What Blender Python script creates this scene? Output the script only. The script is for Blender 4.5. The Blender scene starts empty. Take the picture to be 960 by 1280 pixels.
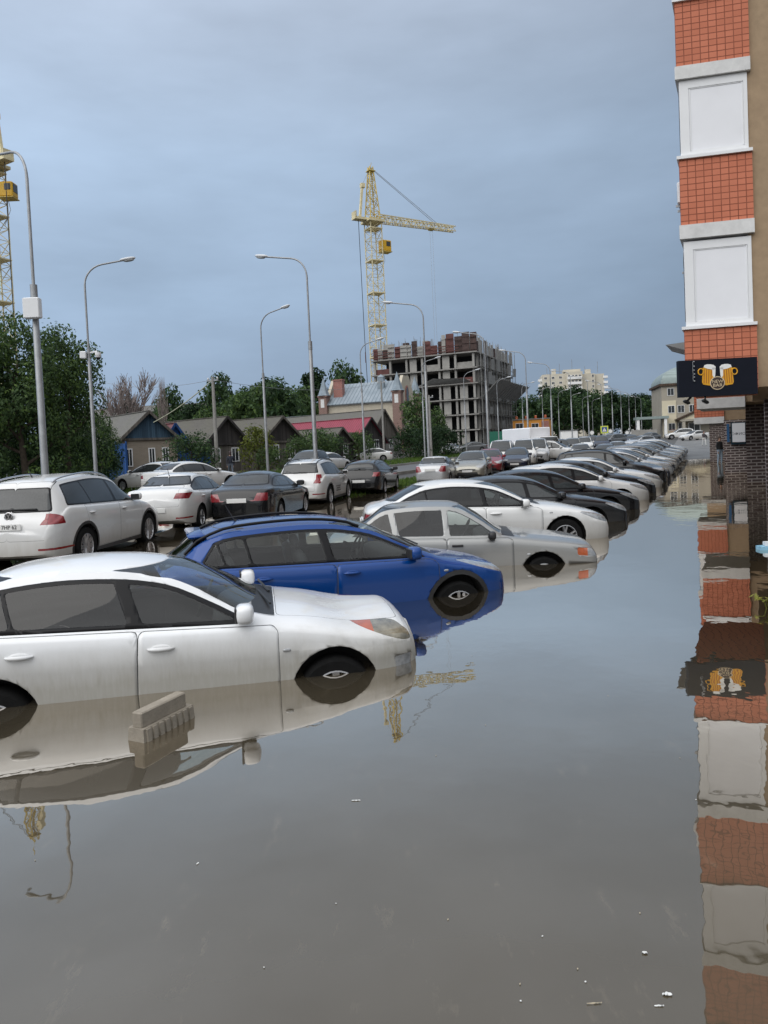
import bpy, bmesh, math, random
from mathutils import Vector, Matrix, Euler
from math import sin, cos, pi, radians, sqrt, atan2
rnd = random.Random(7)
sc = bpy.context.scene
COL = sc.collection
# ------------------------------------------------------------------ camera
F_PX, IMG_W, IMG_H = 890.0, 960.0, 1280.0
CAM_H, PITCH, ROLL, SHIFT = 1.85, radians(2.0), radians(-2.6), -0.0382
cd = bpy.data.cameras.new('camera')
cd.sensor_fit = 'VERTICAL'; cd.sensor_height = 36.0; cd.lens = 36.0*F_PX/IMG_H
cd.shift_y = SHIFT; cd.clip_start = 0.05; cd.clip_end = 6000
cam = bpy.data.objects.new('camera', cd); COL.objects.link(cam)
CAM_R = Euler((pi/2-PITCH, 0, 0)).to_matrix() @ Matrix.Rotation(ROLL, 3, 'Z')
cam.matrix_world = Matrix.Translation((0, 0, CAM_H)) @ CAM_R.to_4x4()
sc.camera = cam
def ray(px, py):
    return CAM_R @ Vector(((px-480)/F_PX, (640-py)/F_PX + SHIFT*IMG_H/F_PX, -1.0))
def at(px, py, D):          # the point seen at pixel px, py lying D metres ahead
    r = ray(px, py); return Vector((0, 0, CAM_H)) + r*(D/r.y)
def gp(px, py, z=0.0):      # the point of the level z seen at a pixel
    r = ray(px, py); return Vector((0, 0, CAM_H)) + r*((z-CAM_H)/r.z)
# street frame: su along the street (away), sn to the left of it
SA = radians(23.5)
SU = Vector((sin(SA), cos(SA), 0)); SN = Vector((-cos(SA), sin(SA), 0))
def sstep(a, b, x):
    t = max(0.0, min(1.0, (x-a)/(b-a))); return t*t*(3-2*t)
def lin(pts, x):
    if x <= pts[0][0]: return pts[0][1]
    for (a, u), (b, v) in zip(pts, pts[1:]):
        if x <= b: return u+(v-u)*(x-a)/(b-a)
    return pts[-1][1]
def gz(x, y):               # height of the ground (water level is 0)
    t = x*SU.x + y*SU.y; n = x*SN.x + y*SN.y
    b = lin([(-60, -.6), (9, -.5), (22, -.30), (34, -.16), (52, -.05), (62, .04), (85, .28), (140, 1.35), (260, 2.2), (600, 4)], t)
    b += .2*sstep(6.5, 11.5, n)*(1-sstep(30, 60, t)*.6)
    b += .22*sstep(14.5, 16, n)*(1-sstep(40, 90, t)*.5)
    b += .25*sstep(24, 40, n)
    b += 2.0*sstep(60, 160, n)
    return b
# ------------------------------------------------------------------ objects
def tag(o, label=None, cat=None, group=None, kind=None):
    if label: o['label'] = label
    if cat: o['category'] = cat
    if group: o['group'] = group
    if kind: o['kind'] = kind
    return o
def empty(name, loc=(0, 0, 0), rz=0.0, label=None, cat=None, group=None):
    o = bpy.data.objects.new(name, None); COL.objects.link(o)
    o.location = loc; o.rotation_euler = (0, 0, rz); o.empty_display_size = .2
    return tag(o, label, cat, group)
def link_mesh(name, me, parent=None):
    o = bpy.data.objects.new(name, me); COL.objects.link(o)
    if parent is not None: o.parent = parent
    return o
def shade(me, ang=38):
    me.polygons.foreach_set('use_smooth', [True]*len(me.polygons))
    me.set_sharp_from_angle(angle=radians(ang))
def copy_tree(o, parent=None):
    c = o.copy(); COL.objects.link(c)
    if parent is not None: c.parent = parent
    for ch in list(o.children): copy_tree(ch, c)
    return c
class MB:
    """collects shapes and links them as one mesh object"""
    def __init__(s): s.v = []; s.f = []; s.m = []; s.M = Matrix.Identity(4)
    def add(s, vs, fs, m=0):
        n = len(s.v); s.v += [tuple(s.M @ Vector(v)) for v in vs]
        s.f += [tuple(i+n for i in f) for f in fs]; s.m += [m]*len(fs); return s
    def box(s, c, d, rz=0.0, m=0, R=None):
        x, y, z = d[0]/2, d[1]/2, d[2]/2
        R = R or Matrix.Rotation(rz, 3, 'Z'); c = Vector(c)
        vs = [c + R @ Vector((a*x, b*y, e*z)) for a, b, e in ((-1,-1,-1),(1,-1,-1),(1,1,-1),(-1,1,-1),(-1,-1,1),(1,-1,1),(1,1,1),(-1,1,1))]
        return s.add(vs, [(3,2,1,0),(4,5,6,7),(0,1,5,4),(1,2,6,5),(2,3,7,6),(3,0,4,7)], m)
    def bbox(s, c, d, b=.01, rz=0.0, m=0, R=None):     # chamfered box
        x, y, z = d[0]/2, d[1]/2, d[2]/2; b = min(b, x*.9, y*.9, z*.9)
        R = R or Matrix.Rotation(rz, 3, 'Z'); c = Vector(c); vs = []; fs = []
        ring = [(-x+b,-y),(x-b,-y),(x,-y+b),(x,y-b),(x-b,y),(-x+b,y),(-x,y-b),(-x,-y+b)]
        sh = lambda p, k: (p[0]*(1-b/x) if k else p[0], p[1]*(1-b/y) if k else p[1])
        for zz, k in ((-z,1),(-z+b,0),(z-b,0),(z,1)):
            for p in ring:
                q = sh(p, k); vs.append(c + R @ Vector((q[0], q[1], zz)))
        for i in range(3):
            for j in range(8): fs.append((i*8+j, i*8+(j+1)%8, (i+1)*8+(j+1)%8, (i+1)*8+j))
        fs.append(tuple(reversed(range(8)))); fs.append(tuple(range(24, 32)))
        return s.add(vs, fs, m)
    def bar(s, p, q, w=.05, h=None, m=0, n=4):
        p = Vector(p); q = Vector(q); h = h or w; d = q-p
        if d.length < 1e-6: return s
        d.normalize(); u = d.cross(Vector((0, 0, 1)))
        u = Vector((1, 0, 0)) if u.length < 1e-3 else u.normalized(); v = u.cross(d)
        if n == 4: off = [(-.5,-.5),(.5,-.5),(.5,.5),(-.5,.5)]
        else: off = [(.5*cos(2*pi*k/n), .5*sin(2*pi*k/n)) for k in range(n)]
        vs = [e + u*a*w + v*b*h for e in (p, q) for a, b in off]
        fs = [(k, (k+1) % n, n+(k+1) % n, n+k) for k in range(n)]+[tuple(reversed(range(n))), tuple(range(n, 2*n))]
        return s.add(vs, fs, m)
    def tube(s, pts, r, n=8, m=0, cap=True):
        pts = [Vector(p) for p in pts]; R = r if isinstance(r, (list, tuple)) else [r]*len(pts)
        vs = []; up = None
        for i, p in enumerate(pts):
            d = (pts[min(i+1, len(pts)-1)]-pts[max(i-1, 0)])
            d = d.normalized() if d.length > 1e-9 else Vector((0, 0, 1))
            if up is None: up = Vector((1, 0, 0)) if abs(d.x) < .8 else Vector((0, 1, 0))
            u = (up - d*up.dot(d)).normalized(); up = u; v = d.cross(u)
            vs += [p + (u*cos(2*pi*k/n) + v*sin(2*pi*k/n))*R[i] for k in range(n)]
        fs = [(i*n+k, i*n+(k+1) % n, (i+1)*n+(k+1) % n, (i+1)*n+k) for i in range(len(pts)-1) for k in range(n)]
        if cap: fs += [tuple(reversed(range(n))), tuple(range((len(pts)-1)*n, len(pts)*n))]
        return s.add(vs, fs, m)
    def lathe(s, prof, n=20, M=None, m=0, cap=False):  # profile of (r, h) round local Z, then M
        M = M or Matrix.Identity(4); vs = []
        for r, h in prof: vs += [M @ Vector((r*cos(2*pi*k/n), r*sin(2*pi*k/n), h)) for k in range(n)]
        fs = [(i*n+k, i*n+(k+1) % n, (i+1)*n+(k+1) % n, (i+1)*n+k) for i in range(len(prof)-1) for k in range(n)]
        if cap: fs += [tuple(reversed(range(n))), tuple(range((len(prof)-1)*n, len(prof)*n))]
        return s.add(vs, fs, m)
    def prism(s, poly, M, h, m=0):                      # polygon in local xy, thickness h in z
        n = len(poly)
        vs = [M @ Vector((x, y, 0)) for x, y in poly]+[M @ Vector((x, y, h)) for x, y in poly]
        fs = [(k, (k+1) % n, n+(k+1) % n, n+k) for k in range(n)]+[tuple(reversed(range(n))), tuple(range(n, 2*n))]
        return s.add(vs, fs, m)
    def quad(s, a, b, c, d, m=0): return s.add([a, b, c, d], [(0, 1, 2, 3)], m)
    def ell(s, c, r, p=1.0, n=16, k=10, R=None, m=0):   # (super)ellipsoid
        R = R or Matrix.Identity(3); c = Vector(c); vs = []; fs = []
        sg = lambda v: math.copysign(abs(v)**p, v)
        for i in range(k+1):
            a = -pi/2+pi*i/k
            for j in range(n):
                b = 2*pi*j/n
                vs.append(c + R @ Vector((r[0]*sg(cos(a))*sg(cos(b)), r[1]*sg(cos(a))*sg(sin(b)), r[2]*sg(sin(a)))))
        for i in range(k):
            for j in range(n): fs.append((i*n+j, i*n+(j+1) % n, (i+1)*n+(j+1) % n, (i+1)*n+j))
        return s.add(vs, fs, m)
    def mesh(s, name, mats, smooth=None):
        me = bpy.data.meshes.new(name); me.from_pydata(s.v, [], s.f)
        if not isinstance(mats, (list, tuple)): mats = [mats]
        for a in mats: me.materials.append(a)
        if len(mats) > 1: me.polygons.foreach_set('material_index', s.m)
        if smooth: shade(me, smooth)
        me.validate(); me.update(); return me
    def build(s, name, mats, parent=None, smooth=None):
        return link_mesh(name, s.mesh(name, mats, smooth), parent)
def text_mesh(txt, size, depth=.002, align='CENTER', sx=1.0):
    c = bpy.data.curves.new('lettering', 'FONT'); c.body = txt; c.size = size; c.extrude = depth/2
    c.align_x = align; c.align_y = 'CENTER'; c.resolution_u = 2
    o = bpy.data.objects.new('lettering', c); COL.objects.link(o)
    dg = bpy.context.evaluated_depsgraph_get(); dg.update()
    me = bpy.data.meshes.new_from_object(o.evaluated_get(dg))
    bpy.data.objects.remove(o); bpy.data.curves.remove(c)
    for v in me.vertices: v.co.x *= sx
    return me
def clip_poly(poly, px, pz, nx, nz):   # keep the side where (p-P).n <= 0
    out = []
    for (a, b) in zip(poly, poly[1:]+poly[:1]):
        da = (a[0]-px)*nx+(a[1]-pz)*nz; db = (b[0]-px)*nx+(b[1]-pz)*nz
        if da <= 0: out.append(a)
        if da*db < 0:
            t = da/(da-db); out.append((a[0]+(b[0]-a[0])*t, a[1]+(b[1]-a[1])*t))
    return out
def ccw(poly):
    A = sum(a[0]*b[1]-b[0]*a[1] for a, b in zip(poly, poly[1:]+poly[:1]))
    return poly if A > 0 else poly[::-1]
def inset(poly, d):
    poly = ccw(poly); out = poly
    for a, b in zip(poly, poly[1:]+poly[:1]):
        ex, ez = b[0]-a[0], b[1]-a[1]; l = sqrt(ex*ex+ez*ez)
        if l < 1e-6: continue
        nx, nz = ez/l, -ex/l
        out = clip_poly(out, a[0]-nx*d, a[1]-nz*d, nx, nz)
    return out
def hull(pts):
    pts = sorted(set(pts))
    def half(ps):
        h = []
        for p in ps:
            while len(h) > 1 and (h[-1][0]-h[-2][0])*(p[1]-h[-2][1])-(h[-1][1]-h[-2][1])*(p[0]-h[-2][0]) <= 1e-9: h.pop()
            h.append(p)
        return h
    return half(pts)[:-1]+half(pts[::-1])[:-1]
def roundc(poly, r, n=3):             # round the corners of a convex polygon
    poly = ccw(poly); out = []; N = len(poly)
    for i in range(N):
        a, b, c = (Vector(poly[i-1]), Vector(poly[i]), Vector(poly[(i+1) % N]))
        u = (a-b); v = (c-b); la, lb = u.length, v.length
        if la < 1e-5 or lb < 1e-5: continue
        k = min(r, la*.45, lb*.45); p = b+u/la*k; q = b+v/lb*k
        if u.angle(v) > 2.75: out.append(tuple(b)); continue
        for j in range(n+1):
            t = j/n; out.append(tuple(p*(1-t)**2+b*2*t*(1-t)+q*t*t))
    return out
def pchip(pts):
    xs = [p[0] for p in pts]; ys = [p[1] for p in pts]; n = len(xs)
    h = [xs[i+1]-xs[i] for i in range(n-1)]; d = [(ys[i+1]-ys[i])/h[i] for i in range(n-1)]
    m = [d[0]]+[0]*(n-2)+[d[-1]]
    for i in range(1, n-1):
        if d[i-1]*d[i] > 0:
            w1 = 2*h[i]+h[i-1]; w2 = h[i]+2*h[i-1]; m[i] = (w1+w2)/(w1/d[i-1]+w2/d[i])
    def f(x):
        if x <= xs[0]: return ys[0]
        if x >= xs[-1]: return ys[-1]
        i = 0
        while x > xs[i+1]: i += 1
        t = (x-xs[i])/h[i]
        return ((1+2*t)*(1-t)**2*ys[i]+t*(1-t)**2*h[i]*m[i]+t*t*(3-2*t)*ys[i+1]+t*t*(t-1)*h[i]*m[i+1])
    return f
# ------------------------------------------------------------------ materials
MATS = {}
class NT:
    def __init__(s, name):
        s.mat = bpy.data.materials.new(name); s.mat.use_nodes = True; s.t = s.mat.node_tree
        s.b = s.t.nodes['Principled BSDF']; s.out = s.t.nodes['Material Output']
    def n(s, ty, **kw):
        x = s.t.nodes.new(ty)
        for k, v in kw.items():
            if k.startswith('i_'):
                key = k[2:]; key = int(key) if key.isdigit() else key.replace('_', ' ')
                x.inputs[key].default_value = v
            else: setattr(x, k, v)
        return x
    def l(s, a, b): s.t.links.new(a, b)
    def coord(s, kind='Object'): return s.n('ShaderNodeTexCoord').outputs[kind]
    def noise(s, co, scale, detail=4, rough=.5, sc3=None):
        if sc3:
            mp = s.n('ShaderNodeMapping'); mp.inputs['Scale'].default_value = sc3; s.l(co, mp.inputs['Vector']); co = mp.outputs[0]
        x = s.n('ShaderNodeTexNoise', i_Scale=scale, i_Detail=detail, i_Roughness=rough); s.l(co, x.inputs['Vector']); return x.outputs['Fac']
    def ramp(s, fac, stops, interp='LINEAR'):
        r = s.n('ShaderNodeValToRGB'); cr = r.color_ramp; cr.interpolation = interp
        while len(cr.elements) < len(stops): cr.elements.new(.5)
        for e, (p, c) in zip(cr.elements, stops):
            e.position = p; e.color = tuple(c)+(1,) if len(c) == 3 else c
        s.l(fac, r.inputs[0]); return r.outputs[0]
    def mix(s, fac, a, b, mode='MIX'):
        x = s.n('ShaderNodeMix', data_type='RGBA', blend_type=mode)
        for sock, v in ((x.inputs[0], fac), (x.inputs[6], a), (x.inputs[7], b)):
            if hasattr(v, 'is_output'): s.l(v, sock)
            elif isinstance(v, (int, float)): sock.default_value = v
            else: sock.default_value = tuple(v)+(1,) if len(v) == 3 else v
        return x.outputs[2]
    def math(s, op, a, b=None, c=None, clamp=False):
        x = s.n('ShaderNodeMath', operation=op, use_clamp=clamp)
        for i, v in enumerate((a, b, c)):
            if v is None: continue
            if hasattr(v, 'is_output'): s.l(v, x.inputs[i])
            else: x.inputs[i].default_value = v
        return x.outputs[0]
    def xyz(s, co):
        x = s.n('ShaderNodeSeparateXYZ'); s.l(co, x.inputs[0]); return x.outputs
    def bump(s, h, strength=.3, dist=.01):
        x = s.n('ShaderNodeBump', i_Strength=strength, i_Distance=dist); s.l(h, x.inputs['Height']); s.l(x.outputs[0], s.b.inputs['Normal']); return x
    def set(s, **kw):
        for k, v in kw.items():
            sock = s.b.inputs[k.replace('_', ' ')]
            if hasattr(v, 'is_output'): s.l(v, sock)
            elif isinstance(v, tuple) and len(v) == 3: sock.default_value = v+(1,)
            else: sock.default_value = v
        return s
def plain(name, col, rough=.5, metal=0.0, var=.12, scale=3.0, bump=0.0, bscale=40, coat=0.0, spec=.5, rvar=0.0):
    if name in MATS: return MATS[name]
    m = NT(name); co = m.coord(); f = m.noise(co, scale, 5, .6)
    c = m.ramp(f, [(.25, tuple(x*(1-var) for x in col)), (.75, tuple(min(1, x*(1+var)) for x in col))])
    m.set(Base_Color=c, Roughness=rough, Metallic=metal, Coat_Weight=coat, Specular_IOR_Level=spec)
    if bump: m.bump(m.noise(co, bscale, 4, .6), bump, .01)
    MATS[name] = m.mat; return m.mat
def paint(name, col, metal=0.0, dirt=.35, dirtz=.55, dirtcol=(.23, .2, .16), rough=.22):
    """car paint under a film of road dust that thickens downwards in streaks"""
    if name in MATS: return MATS[name]
    m = NT(name); co = m.coord(); z = m.xyz(co)[2]
    n1 = m.noise(co, 6, 6, .65, (1, 1, .35)); n2 = m.noise(co, 45, 3, .6, (1, 1, .12))
    k = m.math('MULTIPLY_ADD', z, -1/.35, dirtz/.35)                    # 1 below, 0 above the line
    k = m.math('ADD', k, m.math('MULTIPLY_ADD', n1, .5, -.25), clamp=True)
    k = m.math('MULTIPLY', k, m.math('MULTIPLY_ADD', n2, .35, .8), clamp=True)
    k = m.math('MULTIPLY', k, dirt)
    k = m.math('ADD', k, m.math('MULTIPLY', m.math('MULTIPLY_ADD', n1, 2.5, -1.3, True), dirt*.16), clamp=True)
    m.set(Base_Color=m.mix(k, col, dirtcol), Metallic=metal, Coat_Weight=.7, Coat_Roughness=.04, Specular_IOR_Level=.15)
    m.set(Roughness=m.math('MULTIPLY_ADD', k, .6, rough, True))
    m.l(m.math('MULTIPLY_ADD', k, -1.0, .75, True), m.b.inputs['Coat Weight'])
    MATS[name] = m.mat; return m.mat
P_WHITE = paint('white paint', (.70, .70, .69), dirt=.6, dirtz=.7, dirtcol=(.30, .27, .22))
P_MAZDA = paint('white paint under mud film', (.76, .77, .78), dirt=.85, dirtz=.9, dirtcol=(.36, .34, .29))
P_BLUE = paint('blue paint', (.001, .046, .22), metal=.1, dirt=.0, dirtz=.6, rough=.25)
P_SILV = paint('silver paint', (.29, .292, .285), metal=.45, dirt=.4, rough=.33)
P_BLACK = paint('black paint', (.008, .0085, .010), dirt=.05, dirtz=.5)
P_NAVY = paint('navy paint', (.009, .013, .032), dirt=.06, dirtz=.5)
P_GREY = paint('grey paint', (.17, .175, .18), metal=.4, dirt=.3)
P_BEIGE = paint('beige silver paint', (.33, .32, .28), metal=.4, dirt=.4)
P_RED = paint('red paint', (.22, .012, .02), dirt=.2)
P_LGREY = paint('light grey paint', (.5, .51, .52), metal=.3, dirt=.3)
BLACKP = plain('black plastic', (.018, .018, .019), .45, var=.2, scale=20)
SEAMM = plain('panel gap', (.06, .06, .06), .8)
GLOSSB = plain('gloss black trim', (.008, .008, .009), .3, var=.1, spec=.2)
RUBBER = plain('tyre rubber', (.010, .010, .010), .9, var=.3, scale=15, spec=.12)
INTER = plain('car interior', (.022, .021, .021), .9, var=.25, scale=12)
SEATG = plain('seat fabric', (.03, .03, .032), .9, var=.25, scale=25)
ALLOY = plain('alloy', (.40, .40, .41), .35, metal=.8, var=.15, scale=9)
CHROME = plain('chrome', (.62, .62, .63), .12, metal=1.0, var=.05)
STEEL = plain('galvanised steel', (.30, .31, .32), .45, metal=.5, var=.2, scale=4)
PLATE = plain('plate white', (.75, .75, .73), .4, var=.08)
INK = plain('ink', (.015, .015, .016), .5, var=.05)
REDL = plain('tail lamp red', (.22, .006, .012), .1, var=.25, scale=14, coat=1.0)
LENS = plain('lamp lens', (.34, .35, .36), .08, metal=.25, var=.45, scale=16, coat=1.0)
LENSY = plain('clouded lamp lens', (.22, .20, .15), .1, metal=.2, var=.55, scale=12, coat=1.0)
AMBER = plain('amber lens', (.42, .085, .02), .15, var=.2, scale=14, coat=1.0)
def glass_mat(name, tint, rough=0.0):
    m = NT(name); t = m.t
    fr = m.n('ShaderNodeFresnel', i_IOR=1.52); ge = m.n('ShaderNodeNewGeometry'); m.l(m.math('MULTIPLY_ADD', ge.outputs['Backfacing'], 1/1.52-1.52, 1.52), fr.inputs['IOR']); gl = m.n('ShaderNodeBsdfGlossy', i_Roughness=rough); gl.inputs['Color'].default_value = (1, 1, 1, 1)
    tr = m.n('ShaderNodeBsdfTransparent'); tr.inputs['Color'].default_value = tuple(tint)+(1,)
    # a dusty film with droplets on the outside
    di = m.n('ShaderNodeBsdfDiffuse'); di.inputs['Color'].default_value = (.38, .39, .37, 1)
    f = m.noise(m.coord(), 55, 5, .75); k = m.math('MULTIPLY_ADD', f, .5, -.29, True)
    a = m.n('ShaderNodeMixShader'); m.l(k, a.inputs[0]); m.l(tr.outputs[0], a.inputs[1]); m.l(di.outputs[0], a.inputs[2])
    b = m.n('ShaderNodeMixShader'); m.l(fr.outputs[0], b.inputs[0]); m.l(a.outputs[0], b.inputs[1]); m.l(gl.outputs[0], b.inputs[2])
    m.l(b.outputs[0], m.out.inputs['Surface']); t.nodes.remove(m.b); MATS[name] = m.mat; return m.mat
GLASS = glass_mat('window glass', (.80, .85, .83))
GLASSD = glass_mat('tinted window glass', (.12, .125, .13))
def darkglass(name, col, rough=.04):
    m = NT(name); f = m.noise(m.coord(), 30, 5, .7)
    m.set(Base_Color=m.ramp(f, [(.3, col), (.8, tuple(x*1.6+.01 for x in col))]), Roughness=rough, Specular_IOR_Level=.6); MATS[name] = m.mat; return m.mat
DGLASS = darkglass('dark glass', (.020, .023, .024))
PANE = darkglass('window pane', (.02, .024, .028), .08)
# ------------------------------------------------------------------ cars
class CarModel:
    """lofts one half of a body shell, cuts the openings and panels out of it, mirrors it; parts are meshes in the car's own frame (x forward, origin on the ground amidships)"""
    def __init__(s, S):
        s.S = S; s.parts = []   # (part name, mesh, parent index or None)
        L, W = S['L'], S['W']; s.L = L
        s.top = pchip(S['top']); s.bot = pchip(S['bot']); s.belt = pchip(S['belt']); s.wf = pchip(S['wf']); s.ef = pchip(S['ef'])
        s.ids = {'body': 0}; s.build()
    def X(s, xf): return s.L/2-xf
    def zB(s, x): return min(s.belt(x), s.top(x)-.02)
    def ze(s, x):
        g = s.top(x)-s.zB(x); return s.top(x)-min(s.S.get('crown', .07), .45*g)
    def we(s, x): return min(s.S['W']/2*s.ef(x), s.S['W']/2*s.wf(x)-.05)
    def sec(s, x):
        S = s.S; zb = s.bot(x); zt = s.top(x); zB = max(zb+.1, s.zB(x)); ze = max(zB+.005, s.ze(x)); w = S['W']/2*s.wf(x); we = s.we(x)
        p = [(0, zb, 0), (w*.5, zb, 0), (w*.9, zb+.005, 1)]
        n = 9; zs = zB-.035; cr = S.get('crease', .008)
        for k in range(n+1):
            q = k/n; z = zb+.02+(zs-zb-.02)*q
            y = w*(.955+.045*sin(pi/2*min(1, q/.55))) if q < .55 else w*(1-.014*((q-.55)/.45)**2)
            y += cr*max(0, 1-abs(q-.78)/.12) - cr*.7*max(0, 1-abs(q-.45)/.25)
            p.append((y, z, 1 if k < n else 2))
        p.append((w*.986-.022, zB-.006, 2)); y0 = w*.986-.038
        p.append((y0, zB, 3))
        for k in range(1, 8):
            t = k/7; p.append((y0+(we-y0)*t+S.get('bow', .02)*sin(pi*t), zB+(ze-zB)*t, 3 if k < 7 else 4))
        for k in range(1, 8):
            t = k/7; p.append((we*(1-t), ze+(zt-ze)*(1-(1-t)**2.3), 4))
        return p
    def build(s):
        S = s.S; L = s.L; bm = bmesh.new(); s.bm = bm
        s.ls = bm.faces.layers.int.new('strip'); s.lt = bm.faces.layers.int.new('tag')
        ds = S.get('ds', .06); xs = [0, .012, .03, .06, .1]; x = .1
        while x < L-.1:
            sl = (s.top(x+.01)-s.top(x))/.01; x += ds/sqrt(1+min(9, sl*sl)); xs.append(min(x, L-.1))
        xs += [L-.06, L-.03, L-.012, L]; xs = sorted(set(round(v, 4) for v in xs))
        rows = []
        for x in xs: rows.append([(bm.verts.new((s.X(x), y, z)), k) for y, z, k in s.sec(x)])
        J = len(rows[0])
        def face(vs, st):
            vs = [v for i, v in enumerate(vs) if v not in vs[:i]]
            if len(vs) < 3: return
            try: f = bm.faces.new(vs); f[s.ls] = st
            except ValueError: pass
        for a, b in zip(rows, rows[1:]):
            for j in range(J-1): face([a[j][0], a[j+1][0], b[j+1][0], b[j][0]], a[j][1])
        for row, sg, bl in ((rows[0], 1, S.get('bulge', .05)), (rows[-1], -1, .035)):
            g = []
            for v, k in row:
                y = v.co.y; r = [v]
                for c in range(1, 5):
                    q = 1-c/4; r.append(bm.verts.new((v.co.x+sg*bl*(1-q*q), y*q, v.co.z)) if y > 1e-5 else v)
                g.append(r)
            for a, b in zip(g, g[1:]):
                for c in range(4):
                    face([a[c], a[c+1], b[c+1], b[c]] if sg > 0 else [a[c], b[c], b[c+1], a[c+1]], 5 if sg > 0 else 6)
        bmesh.ops.remove_doubles(bm, verts=bm.verts, dist=.0008)
        bmesh.ops.recalc_face_normals(bm, faces=bm.faces)
        tf = max((f for f in bm.faces if f[s.ls] == 4), key=lambda f: f.calc_center_median().z)
        if tf.normal.z < 0: bmesh.ops.reverse_faces(bm, faces=bm.faces)
        s.cuts(); s.export()
    def carve(s, poly, ax, tg, strips, cond=None, over=('body',)):
        """cut a convex outline (front distance/height, front distance/width or width/height) into the shell and tag what lies inside"""
        if tg not in s.ids: s.ids[tg] = len(s.ids)
        if ax[0] == 'x': poly = [(s.X(a), b) for a, b in poly]
        poly = ccw(poly); bm = s.bm; ia, ib = 'xyz'.index(ax[0]), 'xyz'.index(ax[1]); ov = {s.ids[o] for o in over if o in s.ids}
        lo = (min(p[0] for p in poly), min(p[1] for p in poly)); hi = (max(p[0] for p in poly), max(p[1] for p in poly)); fs = []
        for f in bm.faces:
            if f[s.ls] not in strips or f[s.lt] not in ov: continue
            A = [v.co[ia] for v in f.verts]; B = [v.co[ib] for v in f.verts]
            if max(A) < lo[0] or min(A) > hi[0] or max(B) < lo[1] or min(B) > hi[1]: continue
            if cond and not cond(f.calc_center_median()): continue
            fs.append(f)
        for a, b in zip(poly, poly[1:]+poly[:1]):
            e = (b[0]-a[0], b[1]-a[1]); l = sqrt(e[0]**2+e[1]**2)
            if l < 1e-5 or not fs: continue
            no = [0, 0, 0]; no[ia] = e[1]/l; no[ib] = -e[0]/l; co = [0, 0, 0]; co[ia] = a[0]; co[ib] = a[1]; no = Vector(no); co = Vector(co)
            ed = {x for f in fs for x in f.edges}; ve = {x for f in fs for x in f.verts}
            r = bmesh.ops.bisect_plane(bm, geom=fs+list(ed)+list(ve), dist=2e-5, plane_co=co, plane_no=no)
            al = set(fs) | {g for g in r['geom'] if isinstance(g, bmesh.types.BMFace)}
            fs = [f for f in al if f.is_valid and (f.calc_center_median()-co).dot(no) < 0]
        for f in fs: f[s.lt] = s.ids[tg]
        return fs
    def kill(s, poly, strips, cond=None, over=('body',)):
        fs = s.carve(poly, 'xz', '_x', strips, cond, over); bmesh.ops.delete(s.bm, geom=fs, context='FACES')
    def circ(s, x, r, n=26): return [(x+r*cos(2*pi*k/n), s.S['wr']+.01+r*sin(2*pi*k/n)) for k in range(n)]
    def dlo(s):
        S = s.S; xa, xc = S['dlo'][:2]; m = S.get('dlom', .05); up = []; n = 26
        for k in range(n+1):
            x = xa+(xc-xa)*k/n; z = s.ze(x)-m
            if z > s.belt(x)+.02: up.append((x, z))
        base = [(up[0][0], s.belt(up[0][0])+.022), (up[-1][0], s.belt(up[-1][0])+.022)]
        p = hull(up+base)
        for c in S.get('dclip', []):
            (x0, z0), (x1, z1) = c; nx, nz = (z1-z0), -(x1-x0); l = sqrt(nx*nx+nz*nz); p = clip_poly(p, x0, z0, nx/l, nz/l)
        return p
    def cuts(s):
        S = s.S; L = s.L; W = S['W']; det = S.get('det', 1); SIDE = {1, 2, 3, 4}
        ax1, ax2 = S['fo'], S['fo']+S['wb']; R = S['wr']+S.get('arch', .055); lw = lambda c: c.y > W*.3
        if S.get('clad'):
            for x in (ax1, ax2): s.carve(s.circ(x, R+.055), 'xz', 'cladding', {1, 2}, lw)
            z = S['clad']; s.carve([(.0, .1), (L, .1), (L, z), (0, z)], 'xz', 'cladding', {0, 1, 5, 6})
        for x in (ax1, ax2): s.kill(s.circ(x, R), {0, 1, 2}, lw, ('body', 'cladding'))
        # glass house
        D = roundc(s.dlo(), .04); s.dlop = D
        s.carve(D, 'xz', 'window_trim', {2, 3}) if S.get('blacktrim', 1) else s.carve(D, 'xz', 'window_trim_painted', {2, 3})
        tt = 'window_trim' if S.get('blacktrim', 1) else 'window_trim_painted'
        I = inset(s.dlo(), S.get('frame', .03)); cutx = S['pillars']   # list of (x, halfwidth)
        edges = [-9]+[c for c in cutx]+[99]; prev = -9.0
        for i in range(len(cutx)+1):
            q = list(I)
            if i > 0:
                x, h, k = cutx[i-1]; q = clip_poly(q, x+h, 1.0, -1, -k) if k == 0 else clip_poly(q, x+h, 1.0, -cos(k), -sin(k))
            if i < len(cutx):
                x, h, k = cutx[i]; q = clip_poly(q, x-h, 1.0, cos(k), sin(k))
            if len(q) > 2: s.carve(roundc(q, .035), 'xz', 'side_window%d' % i, {2, 3}, None, (tt,))
        zc0, zc1, yw0, yw1 = S['ws']    # windscreen: low z, high z, half widths
        cf = lambda c: c.x > s.X(S['mid'])
        cb = lambda c: c.x < s.X(S['mid'])
        s.carve(roundc([(0, zc0), (yw0, zc0), (yw1, zc1), (0, zc1)], .03), 'yz', 'windscreen', {3, 4}, cf)
        if 'rw' in S:
            a, b, u, v = S['rw']
            if S.get('rwtrim', 1): s.carve(roundc([(0, a-.03), (u+.03, a-.03), (v+.025, b+.02), (0, b+.02)], .05), 'yz', 'rear_trim', {3, 4}, cb)
            s.carve(roundc([(0, a), (u, a), (v, b), (0, b)], .05), 'yz', 'rear_window', {3, 4}, cb, ('body', 'rear_trim'))
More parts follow.
